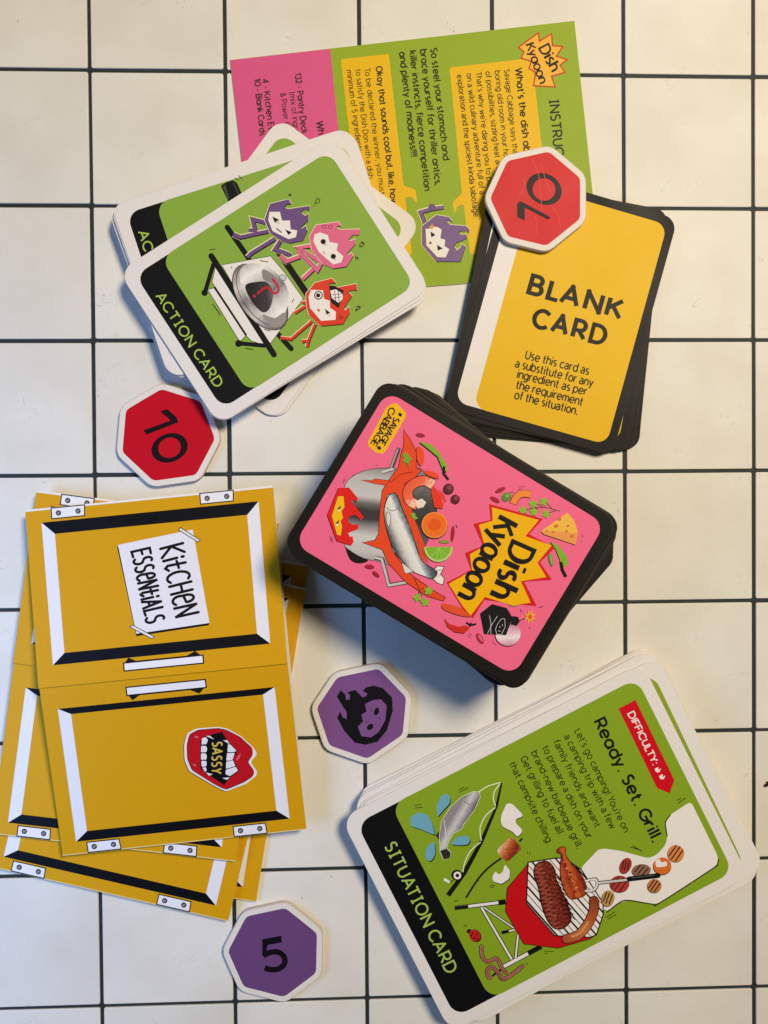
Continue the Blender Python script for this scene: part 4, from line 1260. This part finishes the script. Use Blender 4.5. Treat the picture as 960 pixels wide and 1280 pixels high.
# ---- kitchen essentials: gatefold cupboards (back board and two doors)
def lerp2(q, u, v):
    a = (q[0][0] + (q[1][0] - q[0][0]) * u, q[0][1] + (q[1][1] - q[0][1]) * u)
    b = (q[3][0] + (q[2][0] - q[3][0]) * u, q[3][1] + (q[2][1] - q[3][1]) * u)
    return (a[0] + (b[0] - a[0]) * v, a[1] + (b[1] - a[1]) * v)

def cupboard(q, base, rise, label, extra=None):
    """q: TL, TR, right middle, BR, BL, left middle in the photograph; base: underside height; rise: how far the doors stand up in the middle"""
    TLq, TRq, RM_, BRq, BLq, LM_ = q
    zh = base + .0012
    zm = zh + rise
    w = {k: on_z(x, y, zz) for k, (x, y), zz in (('tl', TLq, zh), ('tr', TRq, zh), ('br', BRq, zh), ('bl', BLq, zh), ('rm', RM_, zm), ('lm', LM_, zm))}
    cen = (w['tl'] + w['tr'] + w['br'] + w['bl']) / 4
    root = bpy.data.objects.new('cupboard_folder', None)
    COL.objects.link(root)
    place(root, (cen.x, cen.y, base))
    tag(root, label, 'folder')
    o2 = [(w[k].x - cen.x, w[k].y - cen.y) for k in ('bl', 'br', 'tr', 'tl')]
    link('back_board', slab_mesh('back_board', o2, .0005, (ink('#dcd4c6'), ink('#e8e4dc'))), root)
    for which in (0, 1):
        c4 = [w['tl'], w['tr'], w['rm'], w['lm']] if which == 0 else [w['lm'], w['rm'], w['br'], w['bl']]
        qp = [TLq, TRq, RM_, LM_] if which == 0 else [LM_, RM_, BRq, BLq]
        if which == 0:
            c4[2] = c4[2] + (c4[2] - c4[1]) * .004 + UP * .0007
            c4[3] = c4[3] + (c4[3] - c4[0]) * .004 + UP * .0007
        n = (c4[1] - c4[0]).cross(c4[0] - c4[3]).normalized()
        if n.z < 0:
            n = -n
        vs = [p_ - Vector((cen.x, cen.y, base)) for p_ in c4] + [p_ - n * .00055 - Vector((cen.x, cen.y, base)) for p_ in c4]
        me = bpy.data.meshes.new('door')
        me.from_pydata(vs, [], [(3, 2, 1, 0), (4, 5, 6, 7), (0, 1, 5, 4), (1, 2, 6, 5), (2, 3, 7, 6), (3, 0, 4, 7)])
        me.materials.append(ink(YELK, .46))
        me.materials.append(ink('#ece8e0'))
        me.polygons.foreach_set('material_index', [0, 1, 1, 0, 0, 0])  # upper door's whitish middle edge takes the yellow, standing in for its shade
        me.update()
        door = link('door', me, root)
        p = Print(root, c4[0], n)
        qq = qp if which == 0 else [qp[3], qp[2], qp[1], qp[0]]     # v = 0 at the hinge edge
        def U(*uv):
            return [lerp2(qq, a, b) for a, b in uv]
        p.part('panel_frame', door)
        o_, i_ = ((.062, .938, .080, .885), (.112, .888, .150, .822)) if which == 0 else ((.062, .938, .074, .862), (.112, .888, .130, .824))
        p.poly(U((o_[0], o_[2]), (o_[1], o_[2]), (i_[1], i_[2]), (i_[0], i_[2])), '#0b0b0e')
        p.poly(U((o_[0], o_[3]), (o_[1], o_[3]), (i_[1], i_[3]), (i_[0], i_[3])), '#0b0b0e')
        p.poly(U((o_[0], o_[2]), (i_[0], i_[2]), (i_[0], i_[3]), (o_[0], o_[3])), '#eceaf0')
        p.poly(U((o_[1], o_[2]), (i_[1], i_[2]), (i_[1], i_[3]), (o_[1], o_[3])), '#eceaf0')
        p.end()
        p.part('fold_edge', door).poly(U((0, 0), (1, 0), (1, .011 if which == 0 else .006), (0, .011 if which == 0 else .006)), '#f0ede6' if which == 0 else '#e6cf8a').end()
        p.part('handle', door)
        b0, b1, ear = (.912, .957, .884) if which == 0 else (.900, .948, .868)
        p.poly(U((.345, b0 + .01), (.365, ear), (.395, b0 - .006), (.60, b0 - .006), (.635, ear), (.665, b0 + .01)), OUT)
        p.poly(U((.345, b0), (.665, b0), (.665, b1), (.345, b1)), '#efedf0', ol=OUT, ow=1.6)
        p.end()
        for u0 in (.105, .705):
            p.part('hinge', door)
            p.poly(U((u0, .004), (u0 + .135, .004), (u0 + .132, .064), (u0, .064)), '#efedf0', ol=OUT, ow=1.3)
            for du in (.028, .107):
                cxy = lerp2(qq, u0 + du, .035)
                p.poly(ellipse(cxy[0], cxy[1], 3.4, 3.4, 0, 14), OUT).poly(ellipse(cxy[0], cxy[1], 2.2, 2.2, 0, 12), '#8d8c92').poly(ellipse(cxy[0] + .3, cxy[1] - .2, 1.7, 1.7, 0, 10), '#3a393d').stroke([(cxy[0] - 1.5, cxy[1] + 1.2), (cxy[0] + 1.5, cxy[1] - 1.2)], .9, '#b9b7bb')
            p.end()
        if extra:
            extra(p, door, which)
    return root

def top_extra(p, door, which):
    if which == 0:
        z = Z(140, 650, 7.385)
        p.part('note', door).poly(z((47, 248), (225, 1072), (893, 972), (900, 940), (225, 1030), (70, 235)), OUT).poly(z((55, 230), (745, 88), (900, 950), (225, 1050)), '#ebe8ee')
        p.text('KitCHeN', *z((446, 262), (594, 898)), 28.5, OUT, .075, HAND, gap=.11)
        p.text('ESSeNtiALS', *z((180, 292), (318, 958)), 24, OUT, .085, HAND, gap=.12)
        p.end()
        for t in (((612, 90), (632, 70), (815, 185), (795, 205)), ((167, 990), (185, 968), (392, 1077), (370, 1097))):
            p.part('tape_strip', door).poly(z(*t), '#e6e2e0', ol=OUT, ow=.9).end()
    else:
        z = Z(220, 890, 8)
        p.part('lips_sticker', door)
        ol = z((110, 215), (200, 165), (420, 148), (510, 165), (650, 240), (770, 350), (815, 420), (745, 500), (815, 600), (800, 640), (700, 720), (500, 795), (400, 750), (130, 590), (85, 480), (80, 330))
        p.poly([(x - .8, y + .6) for x, y in ol], OUT, rnd=3).poly(ol, '#ebe6e4', rnd=3)
        p.poly(z((135, 225), (220, 180), (420, 163), (500, 178), (640, 250), (760, 360), (765, 430), (715, 500), (780, 590), (770, 640), (680, 700), (500, 775), (400, 730), (160, 580), (115, 470), (110, 330)), '#c00f1c', rnd=3, ol=OUT, ow=.8)
        p.poly(z((290, 245), (460, 200), (500, 270), (612, 388), (570, 470), (627, 590), (540, 650), (480, 725), (290, 600), (247, 560), (247, 290)), '#0a0a0c', ol=OUT, ow=.8)
        for t in (((260, 262), (300, 250), (320, 280), (305, 320), (255, 325)), ((252, 338), (300, 338), (312, 365), (305, 400), (250, 403)), ((250, 413), (300, 413), (309, 445), (303, 475), (250, 478)), ((253, 488), (303, 488), (308, 520), (300, 543), (258, 548)), ((262, 556), (300, 552), (308, 580), (292, 600)),
                  ((520, 320), (545, 325), (606, 388), (580, 400), (515, 400)), ((510, 410), (588, 408), (566, 478), (503, 488)), ((502, 498), (570, 482), (594, 540), (500, 568)), ((498, 578), (598, 546), (620, 585), (540, 640), (495, 620))):
            p.poly(z(*t), '#e9e6ea', rnd=1)
        for t in (((300, 240), (340, 236), (382, 274)), ((470, 283), (512, 280), (538, 322)), ((300, 603), (367, 622), (332, 637)), ((463, 660), (537, 652), (510, 678))):
            p.poly(z(*t), '#e9e6ea')
        p.text('SASSY', *z((366, 298), (358, 612)), 11.8, '#d8b64a', .105, gap=.2)
        for t in (((185, 235), (230, 245), (215, 262), (190, 258)), ((160, 515), (205, 530), (190, 548)), ((600, 470), (645, 410), (640, 450), (612, 490))):
            p.poly(z(*t), '#d2686c')
        p.end()

def midq(q):
    TLq, TRq, BRq, BLq = q
    return [TLq, TRq, tuple((a + b) / 2 for a, b in zip(TRq, BRq)), BRq, BLq, tuple((a + b) / 2 for a, b in zip(TLq, BLq))]

CP = .00195
cupboard(midq([(79, 659), (386, 706), (320, 1127.5), (13, 1080)]), .00004, 0, 'lowest yellow cupboard folder, only its right strip showing beside the others')
cupboard(midq([(81, 666), (384, 736), (285, 1151.7), (-18, 1082)]), .00004 + CP, 0, 'yellow cupboard folder second from the bottom, its long hinged bottom edge over the tiles')
cupboard(midq([(45.4, 613), (348.6, 652), (294, 1077), (-11, 1042)]), .00004 + 2 * CP, 0, 'yellow cupboard folder right under the top one, tilted out on its left side')
cupboard([(31.3, 637.5), (341, 607), (359.2, 828), (382.8, 1036.8), (78.4, 1069.8), (49, 859)], .00004 + 3 * CP, .0055, 'top yellow cupboard folder with the pinned note and red lips sticker', top_extra)

# ---- heptagon tokens
def token(verts, z0, col, label, draw, name='number_token'):
    n = 7
    c = (sum(x for x, _ in verts) / n, sum(y for _, y in verts) / n)
    t = .0021
    out = [(c[0] + (x - c[0]) * 1.145, c[1] + (y - c[1]) * 1.145) for x, y in verts]
    ow = [on_z(x, y, z0 + t) for x, y in round_poly(out, 10, 5)]
    cw = on_z(c[0], c[1], z0 + t)
    pts = [(a.x - cw.x, a.y - cw.y) for a in ow][::-1]
    ar = sum(pts[i - 1][0] * pts[i][1] - pts[i][0] * pts[i - 1][1] for i in range(len(pts)))
    if ar < 0:
        pts = pts[::-1]
    o = place(link(name, slab_mesh(name, pts, t, (ink('#e6ded5'), ink('#c9bfb2', .7, .2)), bev=.00025)), (cw.x, cw.y, z0))
    tag(o, label, 'token')
    p = Print(o, (0, 0, z0 + t))
    p.part('coloured_panel').poly(round_poly(verts, 5, 4), col).end()
    draw(p)
    return o

z = Z(600, 180, 6.857)
def d1(p):
    z = Z(600, 180, 6.857)
    p.part('numeral').poly(z((345, 488), (605, 628), (582, 650), (383, 545), (384, 655), (320, 628), (316, 518)), '#231a18')
    p.ring(z(*ellipse(549, 386, 158, 130, 30, 32)), z(*ellipse(549, 390, 98, 96, 30, 32)), '#231a18').end()
    p.part('scratch')
    for st in ([(450, 130), (500, 260), (520, 420), (530, 560)], [(520, 150), (560, 300), (610, 420)], [(600, 520), (670, 610), (690, 720)], [(340, 440), (380, 350), (370, 300)], [(470, 620), (490, 700), (480, 770)]):
        p.stroke(z(*st), .7, '#e4524c', smooth=True)
    p.end()
token(z((590, 65), (858, 292), (858, 640), (570, 872), (240, 792), (88, 465), (235, 145)), blank_top + .00004, '#d22a2c', 'scratched red number ten token lying on the blank cards', d1)
z = Z(130, 470, 6)
def d2(p):
    z = Z(130, 470, 6)
    p.part('numeral').poly(z((295, 408), (500, 333), (420, 264), (474, 248), (545, 310), (557, 347), (318, 440)), '#17080a')
    p.ring(z(*ellipse(492, 539, 140, 107, -20, 32)), z(*ellipse(492, 538, 86, 76, -20, 32)), '#17080a').end()
token(z((430, 98), (725, 190), (832, 470), (690, 742), (370, 787), (138, 570), (165, 255)), .00004, '#c4061e', 'red number ten token on the tiles below the action cards', d2)
z = Z(320, 700, 3)
def d3(p):
    z = Z(320, 700, 3)
    p.part('flame_hair_emblem').poly(z((318, 488), (335, 505), (338, 525), (352, 522), (352, 505), (342, 496), (372, 487), (390, 505), (398, 515), (412, 512), (418, 500), (400, 492), (412, 478), (440, 471), (475, 480), (510, 515), (513, 565), (490, 640), (455, 682), (410, 693), (370, 685), (330, 640), (305, 592), (315, 568), (325, 590), (340, 597), (340, 570), (320, 540), (303, 512)), '#120d14')
    p.poly(z((415, 568), (408, 540), (440, 525), (468, 522), (490, 545), (485, 600), (460, 645), (430, 665), (395, 660), (382, 625), (402, 605), (395, 580)), '#7c5086')
    p.poly(z(*ellipse(452, 568, 9, 15, 20)), '#120d14').poly(z(*ellipse(428, 626, 14, 10, -40)), '#120d14').stroke(z((430, 560), (436, 570)), .7, '#120d14').stroke(z((462, 590), (466, 600)), .8, '#120d14').stroke(z((410, 608), (424, 606)), .7, '#120d14').end()
token(z((460, 408), (563, 515), (550, 655), (418, 745), (275, 695), (228, 555), (305, 440)), .00004, '#7c5086', 'purple token with a black flame-haired face on the tiles', d3, 'face_token')
z = Z(260, 1110, 6)
def d4(p):
    z = Z(260, 1110, 6)
    p.part('numeral').poly(z((406, 385), (548, 358), (554, 408), (445, 428), (440, 478), (408, 515)), '#100a14')
    p.stroke(z((415, 508), (470, 482), (530, 482), (572, 520), (572, 570), (530, 605), (470, 612), (425, 598)), 7.0, '#100a14', smooth=True).end()
token(z((580, 150), (817, 340), (810, 637), (570, 817), (268, 740), (150, 475), (288, 213)), .00004, '#6a4678', 'purple number five token on the tiles below the yellow folders', d4)

# ---- a dark crumb at the edge of the table view
bm = bmesh.new()
for (x, y, s) in ((0, 0, 1.0), (.0007, .0009, .8), (.0012, .0002, .9)):
    r = bmesh.ops.create_icosphere(bm, subdivisions=2, radius=.0006 * s, matrix=Matrix.Translation((x, y, .0005 * s)))
    for v in r['verts']:
        v.co += Vector((random.uniform(-1, 1), random.uniform(-1, 1), random.uniform(-1, 1))) * .00008
me = bpy.data.meshes.new('crumb')
bm.to_mesh(me)
bm.free()
me.materials.append(ink('#3a2418', .7))
c = on_z(956.5, 981, 0)
tag(place(link('crumb', me), (c.x, c.y, 0)), 'tiny dark brown crumb on a bare tile beside the situation cards', 'crumb')
